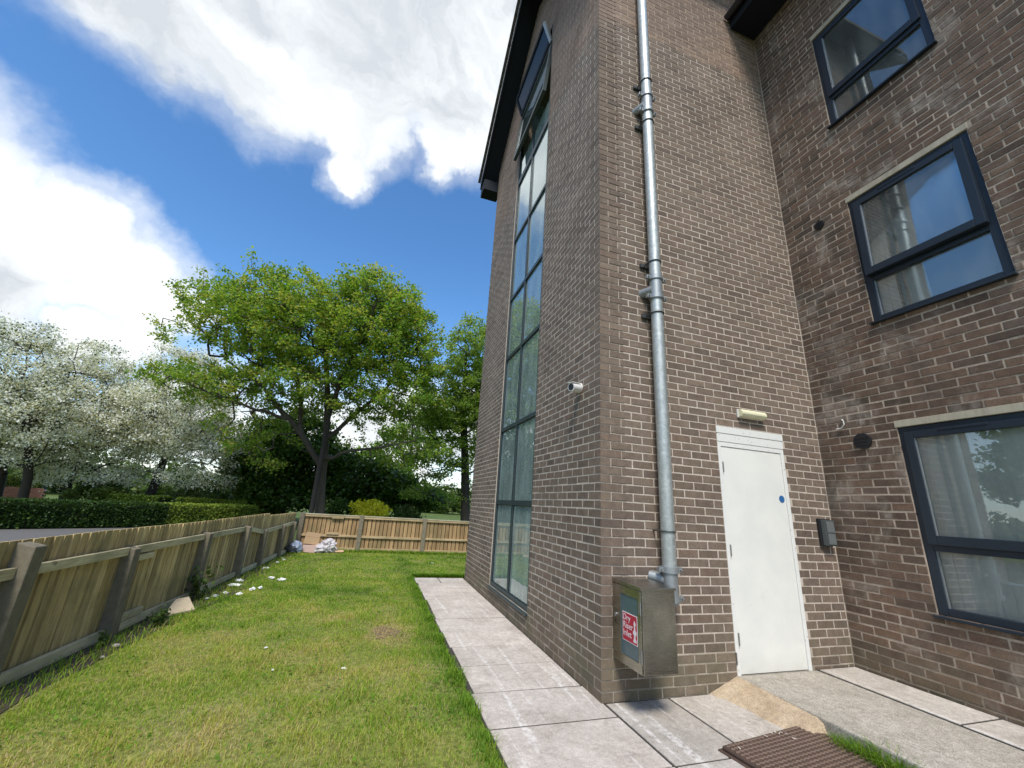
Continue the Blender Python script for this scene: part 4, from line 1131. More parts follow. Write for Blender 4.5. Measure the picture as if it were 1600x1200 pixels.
def leaves(C, size, tone, flat=0.35, aspect=1.0):
    """one folded four-point leaf per centre"""
    n = len(C)
    nrm = rng.normal(0, 1, (n, 3)); nrm[:, 2] += flat * 3; nrm /= np.linalg.norm(nrm, axis=1)[:, None]
    a = np.cross(nrm, rng.normal(0, 1, (n, 3))); a /= np.linalg.norm(a, axis=1)[:, None] + 1e-9
    b = np.cross(nrm, a)
    s = size[:, None] if not np.isscalar(size) else size
    V = np.stack([C - a * s * 0.5, C + b * s * 0.42 * aspect + nrm * s * 0.12, C + a * s * 0.5, C - b * s * 0.42 * aspect + nrm * s * 0.12], 1).reshape(-1, 3)
    i = np.arange(n)[:, None] * 4
    F = np.concatenate([i + [0, 1, 2], i + [0, 2, 3]], 1).reshape(-1, 3)
    return V, F, np.repeat(tone, 4)

def scatter(n, x0, x1, y0, y1):
    return rng.uniform(x0, x1, n), rng.uniform(y0, y1, n)
Vs, Fs, Ts = [], [], []; off = 0
def push(P, h, wdt, lean, tone):
    global off
    V, F, T = blades(P, h, wdt, lean, tone)
    Vs.append(V); Fs.append(F + off); Ts.append(T); off += len(V)
def field(x, y):
    """patchy tone of the lawn, 0 green .. 1 straw"""
    a = vnoise(x, y, 0.9, 1.3) * 0.5 + vnoise(x, y, 2.6, 5.1) * 0.35 + vnoise(x, y, 7.0, 9.7) * 0.18
    t = 0.39 + 0.72 * a
    t += 0.20 * np.clip(vnoise(x, y, 1.6, 21.0) - 0.18, 0, 1) / 0.3 * np.clip((4.5 - y) / 3.0, 0, 1)
    t += 0.30 * np.exp(-((x - PATCH[0] - 0.1) ** 2 / 0.10 + (y - PATCH[1]) ** 2 / 0.30))
    t += 0.16 * np.exp(-((x + 2.2) ** 2 / 0.9 + (y + 0.9) ** 2 / 1.0)) + 0.14 * np.exp(-((x + 3.0) ** 2 / 0.5 + (y - 1.0) ** 2 / 1.2))
    t -= 0.20 * np.exp(-((x + 1.0) ** 2 / 0.03)) + 0.12 * np.clip((y - 4.0) / 4.0, 0, 1)
    return t
for (ya, yb, n, hw) in ((-2.6, -0.2, 62000, 0.0030), (-0.2, 2.2, 62000, 0.0034), (2.2, 5.2, 52000, 0.0048), (5.2, 8.9, 60000, 0.0070)):
    x, y = scatter(n, -4.3, -0.93 if yb < 5.3 else 3.0, ya, yb)
    ed = np.array([fence_x(v) for v in y])
    ok = (x > ed + 0.16 + 0.14 * (0.5 + vnoise(x, y, 2.0, 2.2))) & ~((x > -0.955) & (y < 5.22))
    x, y = x[ok], y[ok]
    pd = np.hypot((x - PATCH[0]) / 0.24, (y - PATCH[1]) / 0.42) + 0.75 * vnoise(x, y, 4.5, 4.4) + 0.35 * vnoise(x, y, 12.0, 8.4)
    ok = rng.uniform(0, 1, len(x)) < np.clip((pd - 0.35) * 1.3, 0.04, 1)
    x, y, pd = x[ok], y[ok], pd[ok]
    f = field(x, y)
    tone = np.clip(f + rng.normal(0, 0.17, len(x)) + (rng.uniform(0, 1, len(x)) < 0.10) * 0.35, 0, 1)
    tone = np.where(pd < 0.9, np.clip(tone + 0.35, 0, 1), tone)
    tuft = np.clip(0.6 + 0.9 * vnoise(x, y, 3.5, 7.7), 0.4, 1.5)
    h = 0.045 * tuft * rng.uniform(0.55, 1.35, len(x)) * (1 - 0.35 * np.clip(tone - 0.5, 0, 1))
    h = np.where(pd < 0.9, h * 0.5, h)
    push(np.stack([x, y, np.full(len(x), -0.012)], 1), h, hw * rng.uniform(0.7, 1.4, len(x)), rng.uniform(0.2, 1.3, len(x)), tone)
# long fringe along the path edge, at the end of the path and along the back fence
n = 6500; y = rng.uniform(-2.6, 5.25, n); x = -0.958 - np.abs(rng.normal(0, 0.060, n)) + 0.02 * vnoise(y, y, 3.0, 1.0)
push(np.stack([x, y, np.full(n, -0.012)], 1), rng.uniform(0.035, 0.095, n) * np.clip(0.75 + 1.1 * vnoise(y, y * 0, 4.0, 3.0), 0.25, 1.5), rng.uniform(0.003, 0.006, n), rng.uniform(0.3, 1.2, n), np.clip(rng.normal(0.22, 0.16, n), 0, 1))
n = 3500; x = rng.uniform(-0.98, 0.3, n); y = 5.24 + np.abs(rng.normal(0, 0.05, n))
push(np.stack([x, y, np.full(n, -0.012)], 1), rng.uniform(0.05, 0.12, n), rng.uniform(0.005, 0.008, n), rng.uniform(0.3, 1.2, n), np.clip(rng.normal(0.2, 0.15, n), 0, 1))
n = 4000; x = rng.uniform(-3.4, 3.0, n); y = 8.86 - np.abs(rng.normal(0, 0.06, n))
push(np.stack([x, y, np.full(n, -0.012)], 1), rng.uniform(0.04, 0.13, n), rng.uniform(0.007, 0.010, n), rng.uniform(0.3, 1.2, n), np.clip(rng.normal(0.3, 0.18, n), 0, 1))
n = 4000; y = rng.uniform(-2.6, 8.6, n); x = np.array([fence_x(v) for v in y]) + rng.uniform(0.02, 0.34, n)
push(np.stack([x, y, np.full(n, -0.008)], 1), rng.uniform(0.03, 0.09, n), rng.uniform(0.004, 0.007, n), rng.uniform(0.3, 1.3, n), np.clip(rng.normal(0.4, 0.22, n), 0, 1))
# clover, plantain and other broad leaves among the blades
n = 5200; x = rng.uniform(-3.7, -1.0, n); y = -2.4 + 8.5 * rng.uniform(0, 1, n) ** 1.5
ok = (vnoise(x, y, 2.2, 31.0) > 0.05) & (x > np.array([fence_x(v) for v in y]) + 0.3); x, y = x[ok], y[ok]; n = len(x)
V, F, T = leaves(np.stack([x, y, rng.uniform(0.008, 0.034, n)], 1), rng.uniform(0.012, 0.030, n), np.clip(rng.normal(0.10, 0.12, n), 0, 1), 0.8)
Vs.append(V); Fs.append(F + off); Ts.append(T); off += len(V)
lawn_grass = big_mesh('lawn_grass', np.concatenate(Vs), np.concatenate(Fs), M['grass'], None, {'tone': np.concatenate(Ts)})
tag(lawn_grass, kind='stuff')
# dead thatch and crumbs on the worn patch, soil bits
Vs, Fs, Ts = [], [], []; off = 0
n = 1500; x = PATCH[0] + rng.normal(0, 0.17, n); y = PATCH[1] + rng.normal(0, 0.30, n)
push(np.stack([x, y, np.full(n, -0.008)], 1), rng.uniform(0.006, 0.02, n), rng.uniform(0.003, 0.006, n), rng.uniform(1.5, 4.0, n), np.clip(rng.normal(0.93, 0.08, n), 0, 1))
tag(big_mesh('dead_thatch', np.concatenate(Vs), np.concatenate(Fs), M['grass'], None, {'tone': np.concatenate(Ts)}), kind='stuff')
# tuft between the cover and the ramp
Vs, Fs, Ts = [], [], []; off = 0
n = 1500; k = rng.uniform(0, 1, n); x = 1.315 + rng.normal(0, 0.035, n) - 0.03 * (1 - k); y = -0.80 - 0.95 * k
x = np.minimum(x, 1.328)
push(np.stack([x, y, np.zeros(n)], 1), rng.uniform(0.05, 0.17, n) * (0.5 + 0.6 * np.sin(np.pi * np.clip(k * 1.4, 0, 1))), rng.uniform(0.003, 0.005, n), rng.uniform(0.3, 1.5, n), np.clip(rng.normal(0.18, 0.18, n), 0, 1))
tag(big_mesh('grass_tuft', np.concatenate(Vs), np.concatenate(Fs), M['grass'], None, {'tone': np.concatenate(Ts)}), kind='stuff')
sheet('soil_bed', [(1.24, -5), (1.326, -5), (1.326, -0.76), (1.2, -0.80)], -0.004, M['soil'])

# ------------------------------------------------------------------ trees
def grow(trunk, radii, pts, bf=0.35, base_from=0.30, limbs=()):
    """branching skeleton: every point joins the nearest place on the tree, long detours cost"""
    nodes = []; par = []
    for i in range(len(trunk) - 1):
        k = max(2, int(np.linalg.norm(trunk[i + 1] - trunk[i]) / 0.35))
        for j in range(k):
            nodes.append(trunk[i] + (trunk[i + 1] - trunk[i]) * j / k); par.append(len(nodes) - 2)
    nodes.append(trunk[-1]); par.append(len(nodes) - 2); par[0] = -1
    nt = len(nodes)
    n0 = len(nodes); lrad = {}
    for lp, lr in limbs:
        lp = [np.array(q, float) for q in lp]
        prev = int(np.argmin(np.linalg.norm(np.array(nodes) - lp[0], axis=1)))
        for i in range(len(lp) - 1):
            k = max(2, int(np.linalg.norm(lp[i + 1] - lp[i]) / 0.35))
            for j in range(1, k + 1):
                f = j / k
                nodes.append(lp[i] + (lp[i + 1] - lp[i]) * f + rng.normal(0, 0.02, 3)); par.append(prev); prev = len(nodes) - 1
                lrad[prev] = float(np.interp((i + f) / (len(lp) - 1), np.linspace(0, 1, len(lr)), lr))
    nt = len(nodes)
    X = np.concatenate([np.array(nodes), pts]); N = len(X)
    path = np.zeros(N); par = np.array(par + [-1] * len(pts))
    for i in range(1, nt): path[i] = path[par[i]] + np.linalg.norm(X[i] - X[par[i]])
    path[:nt] *= 0.3
    lo = int(n0 * base_from)
    best = np.full(N, 1e9); bp = np.zeros(N, int)
    def upd(i):
        d = np.linalg.norm(X[nt:] - X[i], axis=1)
        # limbs leave upwards: joining a node that lies above costs extra
        c = d + bf * path[i] + 0.5 * np.clip(X[i, 2] - X[nt:, 2], 0, None)
        m_ = c < best[nt:]; best[nt:][m_] = c[m_]; bp[nt:][m_] = i
    for i in range(lo, nt): upd(i)
    done = np.zeros(N, bool); done[:nt] = True; order = list(range(nt))
    for _ in range(len(pts)):
        c = np.where(done, 1e9, best); j = int(np.argmin(c))
        par[j] = bp[j]; path[j] = path[par[j]] + np.linalg.norm(X[j] - X[par[j]])
        done[j] = True; order.append(j); best[j] = 1e9; upd(j); best[done] = 1e9
    desc = np.zeros(N)
    for j in reversed(order):
        desc[j] += 1
        if par[j] >= 0: desc[par[j]] += desc[j]
    return X, par, desc, nt, order, n0, lrad

def tubes(segs):
    V, F = [], []; off_ = 0
    for p, q, r0, r1 in segs:
        n = 8 if r0 > 0.08 else (5 if r0 > 0.025 else 3)
        d = q - p; L = np.linalg.norm(d)
        if L < 1e-4: continue
        d = d / L; u = np.array((0, 0, 1.0)) if abs(d[2]) < 0.9 else np.array((1.0, 0, 0))
        a = np.cross(d, u); a /= np.linalg.norm(a); b = np.cross(d, a)
        t = np.arange(n) * 2 * np.pi / n
        c = np.cos(t)[:, None] * a + np.sin(t)[:, None] * b
        V.append(p + c * r0); V.append(q + c * r1)
        i = np.arange(n); j = (i + 1) % n
        F.append(np.stack([off_ + i, off_ + j, off_ + n + j, off_ + n + i], 1)); off_ += 2 * n
    return np.concatenate(V), np.concatenate(F)

def sample(ells, n, shell=0.5, ragged=0.0):
    vol = np.array([e[1] * e[2] * e[3] * (e[4] if len(e) > 4 else 1) for e in ells]); k = rng.choice(len(ells), n, p=vol / vol.sum())
    u = rng.normal(0, 1, (n, 3)); u /= np.linalg.norm(u, axis=1)[:, None]
    r_ = rng.uniform(0, 1, n) ** (1 / 3 * (1 - shell) + 0.12 * shell)
    r_ = r_ * (1 + ragged * np.maximum(0, rng.normal(0, 1, n)))
    c = np.array([e[0] for e in ells])[k]; s = np.array([e[1:4] for e in ells])[k]
    ax = np.stack([rgt0, np.array((math.sin(YAW), math.cos(YAW), 0)), np.array((0, 0, 1.0))])   # across, away, up
    return c + (u * r_[:, None] * s) @ ax

def tree(name, label, cat, trunk, radii, ells, n_pts, n_leaf, size, leafm, barkm, group=None, tone=(0.5, 0.2), spread=0.28, bf=0.35, tip=0.006, flat=0.35, tonefn=None, shell=0.5, droop=0.0, power=0.47, base_from=0.30, limbs=(), ragged=0.0):
    base = np.array(trunk[0], float)
    th = thing(name, label, cat, tuple(base), group)
    trunk = [np.array(p_, float) for p_ in trunk]
    X, par, desc, nt, order, n0, lrad = grow(trunk, radii, sample(ells, n_pts, shell, ragged), bf, base_from, limbs)
    tl = np.linspace(0, 1, n0); rt = np.interp(tl, np.linspace(0, 1, len(radii)), radii)
    rad = tip * desc ** power
    rad[nt:] = np.minimum(rad[nt:], radii[-1] * 0.9 + 0.02)
    rad[:n0] = rt
    for q, v in lrad.items(): rad[q] = v
    segs = []
    for j in order:
        i = par[j]
        if i < 0: continue
        p_, q_ = X[i], X[j]
        r0 = min(rad[i], rad[j] * 1.5 + 0.004) if j >= nt else rad[i]; r1 = rad[j]
        L = np.linalg.norm(q_ - p_)
        k = max(1, int(L / 0.45)) if j >= nt else 1
        prev = p_
        for s in range(1, k + 1):
            f = s / k
            cur = p_ + (q_ - p_) * f
            if s < k: cur = cur + rng.normal(0, 0.05 * min(L, 2.0), 3) + np.array((0, 0, 0.10 * L * math.sin(math.pi * f)))
            segs.append((prev, cur, r0 + (r1 - r0) * (s - 1) / k, r0 + (r1 - r0) * f)); prev = cur
    V, F = tubes(segs)
    big_mesh('trunk', V, F, barkm, th, smooth=True)
    ends = np.array([j for j in order if j >= nt and desc[j] <= 4])
    k = rng.choice(ends, n_leaf); pk = par[k]
    f = rng.uniform(0.3, 1.08, n_leaf)[:, None]
    C = X[pk] + (X[k] - X[pk]) * f + rng.normal(0, spread, (n_leaf, 3)) * np.array((1, 1, 0.62))
    C[:, 2] -= droop * rng.uniform(0, 1, n_leaf)
    tn = np.clip(rng.normal(tone[0], tone[1], n_leaf), 0, 1)
    cl = rng.normal(0, 0.12, len(X))[k]
    tn = np.clip(tn + cl, 0, 1)
    if tonefn is not None: tn = tonefn(C, tn)
    V, F, T = leaves(C, size * rng.uniform(0.6, 1.35, n_leaf), tn, flat)
    cr = big_mesh('crown', V, F, leafm, th, {'tone': T}); cr['kind'] = 'stuff'
    return th

def E(px, py, d, a, b, c, wgt=1.0): return (at(px, py, d), a, b, c, wgt)
def gnd(px, py, d):
    p_ = at(px, py, d); return np.array((p_[0], p_[1], -0.05))

# big maple behind the back fence
DM = 16.5
mb0 = gnd(503, 800, DM)
tree('maple_tree', 'large broad spreading tree with fresh green leaves behind the fence corner', 'tree',
     [mb0, at(503, 745, DM), at(508, 700, DM), at(512, 640, DM), at(511, 580, DM), at(500, 500, DM), at(496, 450, DM)], [0.21, 0.17, 0.145, 0.125, 0.09, 0.055, 0.025],
     [E(480, 520, DM, 3.0, 2.6, 1.9), E(580, 520, DM, 2.3, 2.4, 2.0), E(390, 510, DM, 1.9, 1.8, 1.6), E(285, 515, DM, 1.35, 0.8, 0.6), E(330, 470, DM, 1.3, 1.2, 0.9), E(330, 600, DM, 2.2, 1.6, 0.85), E(640, 545, DM, 1.35, 1.5, 1.9), E(560, 635, DM, 2.2, 2.2, 0.9, 0.25), E(440, 460, DM, 1.8, 1.7, 1.0), E(590, 465, DM, 1.7, 1.5, 1.0), E(460, 610, DM, 2.6, 2.4, 1.0, 0.7), E(600, 615, DM, 2.3, 2.2, 1.2, 0.55), E(390, 670, DM, 1.5, 1.6, 0.8, 0.5), E(630, 700, DM, 2.1, 1.6, 0.9, 0.36), E(430, 700, DM, 1.8, 1.6, 0.8, 0.36)],
     3000, 100000, 0.100, M['maple'], M['bark'], tone=(0.74, 0.22), spread=0.15, tip=0.0065, shell=0.0, bf=0.10, base_from=0.42, ragged=0.16,
     limbs=[([at(504, 735, DM), at(478, 690, DM - 0.3), at(452, 655, DM - 0.5), at(405, 600, DM - 0.6), at(350, 560, DM - 0.6)], [0.13, 0.12, 0.10, 0.065, 0.03]),
            ([at(470, 675, DM - 0.4), at(470, 620, DM - 0.2), at(455, 560, DM), at(430, 500, DM + 0.2)], [0.09, 0.075, 0.05, 0.03]),
            ([at(511, 690, DM), at(550, 650, DM + 0.4), at(600, 610, DM + 0.6), at(640, 560, DM + 0.6)], [0.10, 0.085, 0.06, 0.03]),
            ([at(512, 650, DM), at(535, 590, DM - 0.6), at(565, 530, DM - 0.9), at(590, 470, DM - 0.9)], [0.10, 0.085, 0.06, 0.03]),
            ([at(508, 720, DM), at(545, 705, DM - 0.5), at(590, 700, DM - 0.8), at(650, 690, DM - 0.9)], [0.07, 0.06, 0.045, 0.02]),
            ([at(452, 655, DM - 0.5), at(400, 640, DM - 0.9), at(330, 615, DM - 1.1), at(270, 590, DM - 1.1)], [0.07, 0.055, 0.04, 0.02])])
# a dark leaning stem, added to stand for the trunk's shaded side
ls = thing('trunk_shade_stem', 'thin dark stem added as the shaded side of the big tree trunk behind the fence', 'branch', tuple(gnd(486, 800, DM - 0.5)))
V, F = tubes([(gnd(487, 800, DM - 0.5), at(500, 725, DM - 0.45), 0.09, 0.10), (at(500, 725, DM - 0.45), at(512, 668, DM - 0.35), 0.10, 0.075), (at(512, 668, DM - 0.35), at(519, 622, DM - 0.2), 0.075, 0.03)])
big_mesh('stem', V, F, M['trunk_shade'], ls, smooth=True)

# lighter upright tree at the building corner
DR = 19.0
tree('ash_tree', 'slender light green tree with a dark trunk next to the building corner', 'tree',
     [gnd(729, 810, DR), at(727, 730, DR), at(724, 650, DR), at(728, 560, DR)], [0.23, 0.20, 0.15, 0.05],
     [E(735, 540, DR, 1.0, 1.4, 1.3), E(715, 600, DR, 1.9, 1.7, 1.0), E(700, 650, DR, 2.0, 1.7, 0.9), E(690, 715, DR, 2.2, 1.6, 0.9, 0.75), E(760, 640, DR, 2.0, 1.8, 2.2), E(700, 770, DR, 2.1, 1.2, 0.6, 0.6)],
     1100, 46000, 0.100, M['ash'], M['dark_bark'], tone=(0.68, 0.22), spread=0.16, tip=0.006, bf=0.15, shell=0.1, ragged=0.15)
tree('ash_tree', 'thin pale green tree half hidden behind the light green tree by the building', 'tree',
     [gnd(640, 810, 27), at(640, 740, 27), at(645, 660, 27)], [0.18, 0.14, 0.06],
     [E(645, 690, 27, 2.2, 1.7, 1.4), E(680, 640, 27, 2.2, 1.7, 1.2), E(600, 720, 27, 2.0, 1.7, 1.2)], 200, 9000, 0.17, M['ash'], M['dark_bark'], tone=(0.6, 0.2))

# dark evergreens under the maple
for (px, py, d, ell, nl, lab) in (
    (440, 815, 20.5, [(430, 715, 1.9, 1.8, 1.9), (470, 690, 1.5, 1.5, 1.6), (400, 740, 1.1, 1.2, 1.2), (450, 770, 1.9, 1.6, 0.9)], 26000, 'dark evergreen tree on the left behind the big trunk'),
    (580, 815, 21.5, [(555, 745, 2.0, 1.8, 1.3), (610, 762, 1.8, 1.6, 0.9), (530, 722, 1.3, 1.4, 1.1), (650, 780, 1.5, 1.3, 0.55), (570, 775, 2.2, 1.5, 0.6)], 28000, 'dark evergreen tree on the right behind the big trunk')):
    tree('evergreen_tree', lab, 'tree', [gnd(px, py, d), at(px, 770, d), at(px - 2, 700, d)], [0.2, 0.16, 0.06], [E(a, b, d, r1, r2, r3) for a, b, r1, r2, r3 in ell], 260, nl, 0.165, M['holly'], M['dark_bark'], group='dark evergreens behind the big tree', tone=(0.45, 0.25), spread=0.30, shell=0.6)

# blossom trees beyond the hedge
def blossom(label, trunk, radii, ells, npts, nl, tone=(0.64, 0.22), sz=0.078):
    return tree('blossom_tree', label, 'tree', trunk, radii, ells, int(npts * 1.6), int(nl * 1.6), sz, M['blossom'], M['dark_bark'], group='white blossom trees beyond the hedge', tone=tone, spread=0.20, tip=0.006, flat=0.1, shell=0.45, bf=0.22)
D1, D2, D3 = 19.0, 18.0, 16.0
blossom('white blossom tree with a thick leaning trunk right of the others', [gnd(226, 795, D1), at(246, 745, D1), at(258, 715, D1), at(266, 660, D1)], [0.22, 0.19, 0.14, 0.06],
        [E(275, 640, D1, 2.5, 2.0, 1.9), E(320, 690, D1, 1.9, 1.8, 1.3), E(235, 680, D1, 1.6, 1.6, 1.5), E(290, 570, D1, 1.5, 1.4, 0.8), E(335, 740, D1, 1.3, 1.2, 0.7), E(270, 745, D1, 1.6, 1.5, 0.5, 0.7), E(210, 610, D1, 1.0, 1.2, 0.9)], 520, 36000)
blossom('white blossom tree in the middle with a slim leaning trunk', [gnd(95, 785, D2), at(106, 760, D2), at(118, 732, D2), at(130, 680, D2)], [0.16, 0.14, 0.11, 0.05],
        [E(130, 640, D2, 2.2, 1.9, 1.8), E(90, 690, D2, 1.7, 1.6, 1.1), E(185, 680, D2, 1.5, 1.6, 1.3), E(150, 560, D2, 1.3, 1.3, 0.8), E(130, 740, D2, 2.2, 1.5, 0.6)], 480, 34000)
blossom('white blossom tree at the left edge with a dark upright trunk', [gnd(36, 785, D3), at(44, 745, D3), at(45, 690, D3), at(30, 600, D3)], [0.17, 0.14, 0.11, 0.05],
        [E(15, 600, D3, 2.0, 2.0, 1.9), E(70, 640, D3, 1.5, 1.6, 1.3), E(-70, 640, D3, 1.9, 1.9, 1.9), E(40, 690, D3, 2.0, 1.6, 0.9), E(30, 520, D3, 1.2, 1.2, 0.7)], 480, 34000)
blossom('white blossom tree cut off by the left edge of the view', [gnd(-8, 790, 17.5), at(5, 740, 17.5), at(-5, 660, 17.5)], [0.16, 0.13, 0.06],
        [E(-100, 620, 17.5, 2.2, 2.0, 2.1), E(-20, 690, 17.5, 1.8, 1.6, 1.2)], 260, 15000)

# green tree over the road, seen mirrored in the windows
tp = np.array((-15.5, 3.0, -0.05))
tree('maple_tree', 'green tree standing across the road left of the lawn', 'tree', [tp, tp + (0.1, 0, 2.0), tp + (0, 0.2, 4.5)], [0.25, 0.2, 0.08],
     [(tp + (0, 0, 5.6), 2.9, 2.9, 2.3), (tp + (0.5, 1.2, 4.0), 2.2, 2.2, 1.6)], 260, 14000, 0.19, M['maple'], M['bark'])
tp = np.array((-15.0, -6.0, -0.05))
tree('maple_tree', 'second green tree across the road left of the lawn, nearer the viewer', 'tree', [tp, tp + (0.1, 0, 2.0), tp + (0, 0.2, 4.5)], [0.25, 0.2, 0.08],
     [(tp + (0, 0, 5.0), 3.0, 3.0, 2.2), (tp + (0.5, 1.2, 4.0), 2.2, 2.2, 1.6)], 220, 11000, 0.20, M['maple'], M['bark'])

# hedges: clipped tops and faces of small leaves over a twiggy core
def hedge(label, line, width, h, n, tone, group=None):
    base = (line[0][0], line[0][1], -0.03)
    th = thing('hedge', label, 'hedge', base, group)
    L = [np.array((*p_, 0.0)) for p_ in line]
    core = MB(); C = []; TN = []
    seg = [np.linalg.norm(b_ - a_) for a_, b_ in zip(L[:-1], L[1:])]; tot = sum(seg)
    for (a_, b_), sl_ in zip(zip(L[:-1], L[1:]), seg):
        d = (b_ - a_) / sl_; nn = np.array((-d[1], d[0], 0))
        w_ = width / 2 - 0.07
        core.bar(a_ + (0, 0, h / 2 - 0.05), b_ + (0, 0, h / 2 - 0.05), width - 0.16, h - 0.12)
        k = int(2.0 * n * sl_ / tot)
        s = rng.uniform(-0.05, sl_ + 0.05, k); side = rng.choice(3, k, p=[0.34, 0.30, 0.36])
        z = np.where(side == 2, h + rng.normal(0, 0.018, k), rng.uniform(0, h, k)); wv_ = np.where(side == 2, rng.uniform(-width / 2, width / 2, k), np.where(side == 0, width / 2, -width / 2) + rng.normal(0, 0.03, k))
        nz = np.array([mnoise.noise((q * 1.3, 0.0, zz_ * 1.5)) for q, zz_ in zip(s, z)])
        wv_ = wv_ * (1 + 0.06 * nz) ; z = z * (1 + 0.03 * nz)
        C.append(a_ + d * s[:, None] + nn * wv_[:, None] + np.array((0, 0, 1)) * z[:, None])
        TN.append(np.clip(rng.normal(tone, 0.13, k) + 0.15 * nz + (0.55 if (a_[1] > 14.5 and tone < 0.4) else 0), 0, 1))  # far end's leaves coloured lighter to look sunlit
    core.build('twigs', M['hedge_core'], th)
    C = np.concatenate(C); V, F, T = leaves(C, 0.062 * rng.uniform(0.6, 1.3, len(C)), np.concatenate(TN), 0.1)
    o_ = big_mesh('foliage', V, F, M['hedge'], th, {'tone': T}); o_['kind'] = 'stuff'
    return th
hedge('long low clipped hedge along the road beyond the left fence', [(-17.0, 7.5), (-11.6, 12.3), (-9.0, 14.9), (-7.55, 16.9), (-7.1, 18.0)], 1.0, 0.72, 30000, 0.24, 'clipped hedges by the road')
hedge('short clipped hedge ending by the road, farther right', [(-10.2, 19.6), (-7.6, 19.9), (-6.9, 20.6), (-6.7, 22.0)], 1.0, 0.84, 13000, 0.72, 'clipped hedges by the road')
hedge('clipped hedge inside the garden behind the blossom trunks', [(-13.2, 19.6), (-10.6, 19.0)], 0.8, 0.85, 9000, 0.5, 'clipped hedges by the road')
hedge('bright green garden hedge behind the red brick wall', [(-23.2, 24.5), (-18.6, 25.6)], 0.9, 1.35, 9000, 0.65, 'clipped hedges by the road')

# shrubs
def shrub(name, label, px, py, d, r_, n, lm, sz=0.10, hgt=None, cat='shrub', group=None):
    c = gnd(px, py, d); h = hgt or r_ * 1.3
    return tree(name, label, cat, [c, c + (0.02, 0, h * 0.25), c + (0.05, 0.02, h * 0.5)], [0.03, 0.025, 0.015], [(c + (0, 0, h * 0.62), r_, r_, h * 0.42)], 60, n, sz, lm, M['dark_bark'], group=group, spread=0.12, tip=0.004)
shrub('yellow_shrub', 'bright yellow green shrub rising above the back fence', 578, 803, 18.0, 0.75, 3000, M['yellow'], 0.11, 1.35)
shrub('garden_shrub', 'pale green bush behind the right end of the hedge', 392, 786, 23, 0.9, 2600, M['bush'], 0.12, 1.9)
shrub('garden_shrub', 'light green bush between the blossom trunks and the hedge', 300, 790, 19.5, 0.9, 3000, M['bush'], 0.11, 1.3)
shrub('garden_shrub', 'leafy green bush behind the hedge right of the slim trunk', 150, 785, 17.5, 1.1, 3600, M['bush'], 0.11, 1.3)
shrub('garden_shrub', 'dark leafy bush below the right side of the blossom', 335, 780, 21.5, 1.0, 3000, M['holly'], 0.12, 1.9)
shrub('garden_shrub', 'grey green bush behind the back fence near the building', 630, 803, 19.5, 0.8, 2400, M['bush'], 0.11, 1.1)
shrub('garden_shrub', 'dark bush right beside the big trunk behind the fence', 530, 803, 18.5, 0.7, 2200, M['holly'], 0.11, 1.2)

# red garden wall and teal shed glimpsed under the blossom
gw = thing('garden_wall', 'low red brick garden wall glimpsed under the blossom trees', 'wall', (-19.5, 22.5, 0))
ga, gb = np.array((-20.9, 22.4, 0)), np.array((-17.6, 23.9, 0)); gd = unit(gb - ga)
gl_ = np.linalg.norm(gb - ga)
MB().bar(ga + (0, 0, 0.40), gb + (0, 0, 0.40), 0.19, 0.82).build('mortar', M['mortar_old'], gw)
for c_ in range(11):
    for k in range(int(gl_ / 0.225)):
        a_ = ga + gd * (0.225 * k + (0.1125 if c_ % 2 else 0) + 0.005); b_ = a_ + gd * 0.213
        MB().bar(a_ + (0, 0, 0.04 + c_ * 0.075), b_ + (0, 0, 0.04 + c_ * 0.075), 0.21, 0.064).build('brick', M['garden_brick'], gw)
sh = thing('garden_shed', 'teal green garden shed glimpsed behind the trunks at the left edge', 'shed', (-21.5, 20.0, 0))
sa_, sb_ = np.array((-23.2, 18.9, 0)), np.array((-21.0, 21.0, 0)); sd_ = unit(sb_ - sa_); sn_ = np.array((-sd_[1], sd_[0], 0))
for k in range(12):
    for a_, dv in ((sa_, sd_), (sb_, sn_)):
        z = 0.10 + k * 0.148
        MB().bar(a_ + (0, 0, z), a_ + dv * (np.linalg.norm(sb_ - sa_) if dv is sd_ else 1.8) + (0, 0, z), 0.03, 0.14).build('board', M['teal_shed'], sh)
rb = MB(); 
p4 = [sa_ - sd_ * 0.1 - sn_ * 0.15, sb_ + sd_ * 0.1 - sn_ * 0.15, sb_ + sd_ * 0.1 + sn_ * 2.0, sa_ - sd_ * 0.1 + sn_ * 2.0]
rb.add([p_ + np.array((0, 0, 1.82 + (0.25 if i > 1 else 0))) for i, p_ in enumerate(p4)] + [p_ + np.array((0, 0, 1.86 + (0.25 if i > 1 else 0))) for i, p_ in enumerate(p4)], [(0, 1, 2, 3), (4, 7, 6, 5), (0, 4, 5, 1), (1, 5, 6, 2), (2, 6, 7, 3), (3, 7, 4, 0)])
rb.build('roof', M['dark_metal'], sh)

# far belt of trees that reads as one mass along the horizon
Cs = []
for k in range(150):
    a_ = R(-75 + 100 * k / 149.0) + rng.normal(0, 0.01); d = rng.uniform(52, 78)
    c = np.array((CAM[0] + d * math.sin(a_), CAM[1] + d * math.cos(a_), 0)); hh = rng.uniform(1.8, 4.2)
    u = rng.normal(0, 1, (340, 3)); u /= np.linalg.norm(u, axis=1)[:, None]
    Cs.append(c + u * rng.uniform(0.5, 1, (340, 1)) * np.array((2.4, 2.0, hh * 0.55)) + np.array((0, 0, hh * 0.5)))
C = np.concatenate(Cs); C[:, 2] = np.maximum(C[:, 2], 0)
V, F, T = leaves(C, 0.55 * rng.uniform(0.6, 1.3, len(C)), np.clip(rng.normal(0.5, 0.22, len(C)), 0, 1), 0.2)
tag(big_mesh('far_wood', V, F, M['bush'], None, {'tone': T}), kind='stuff')

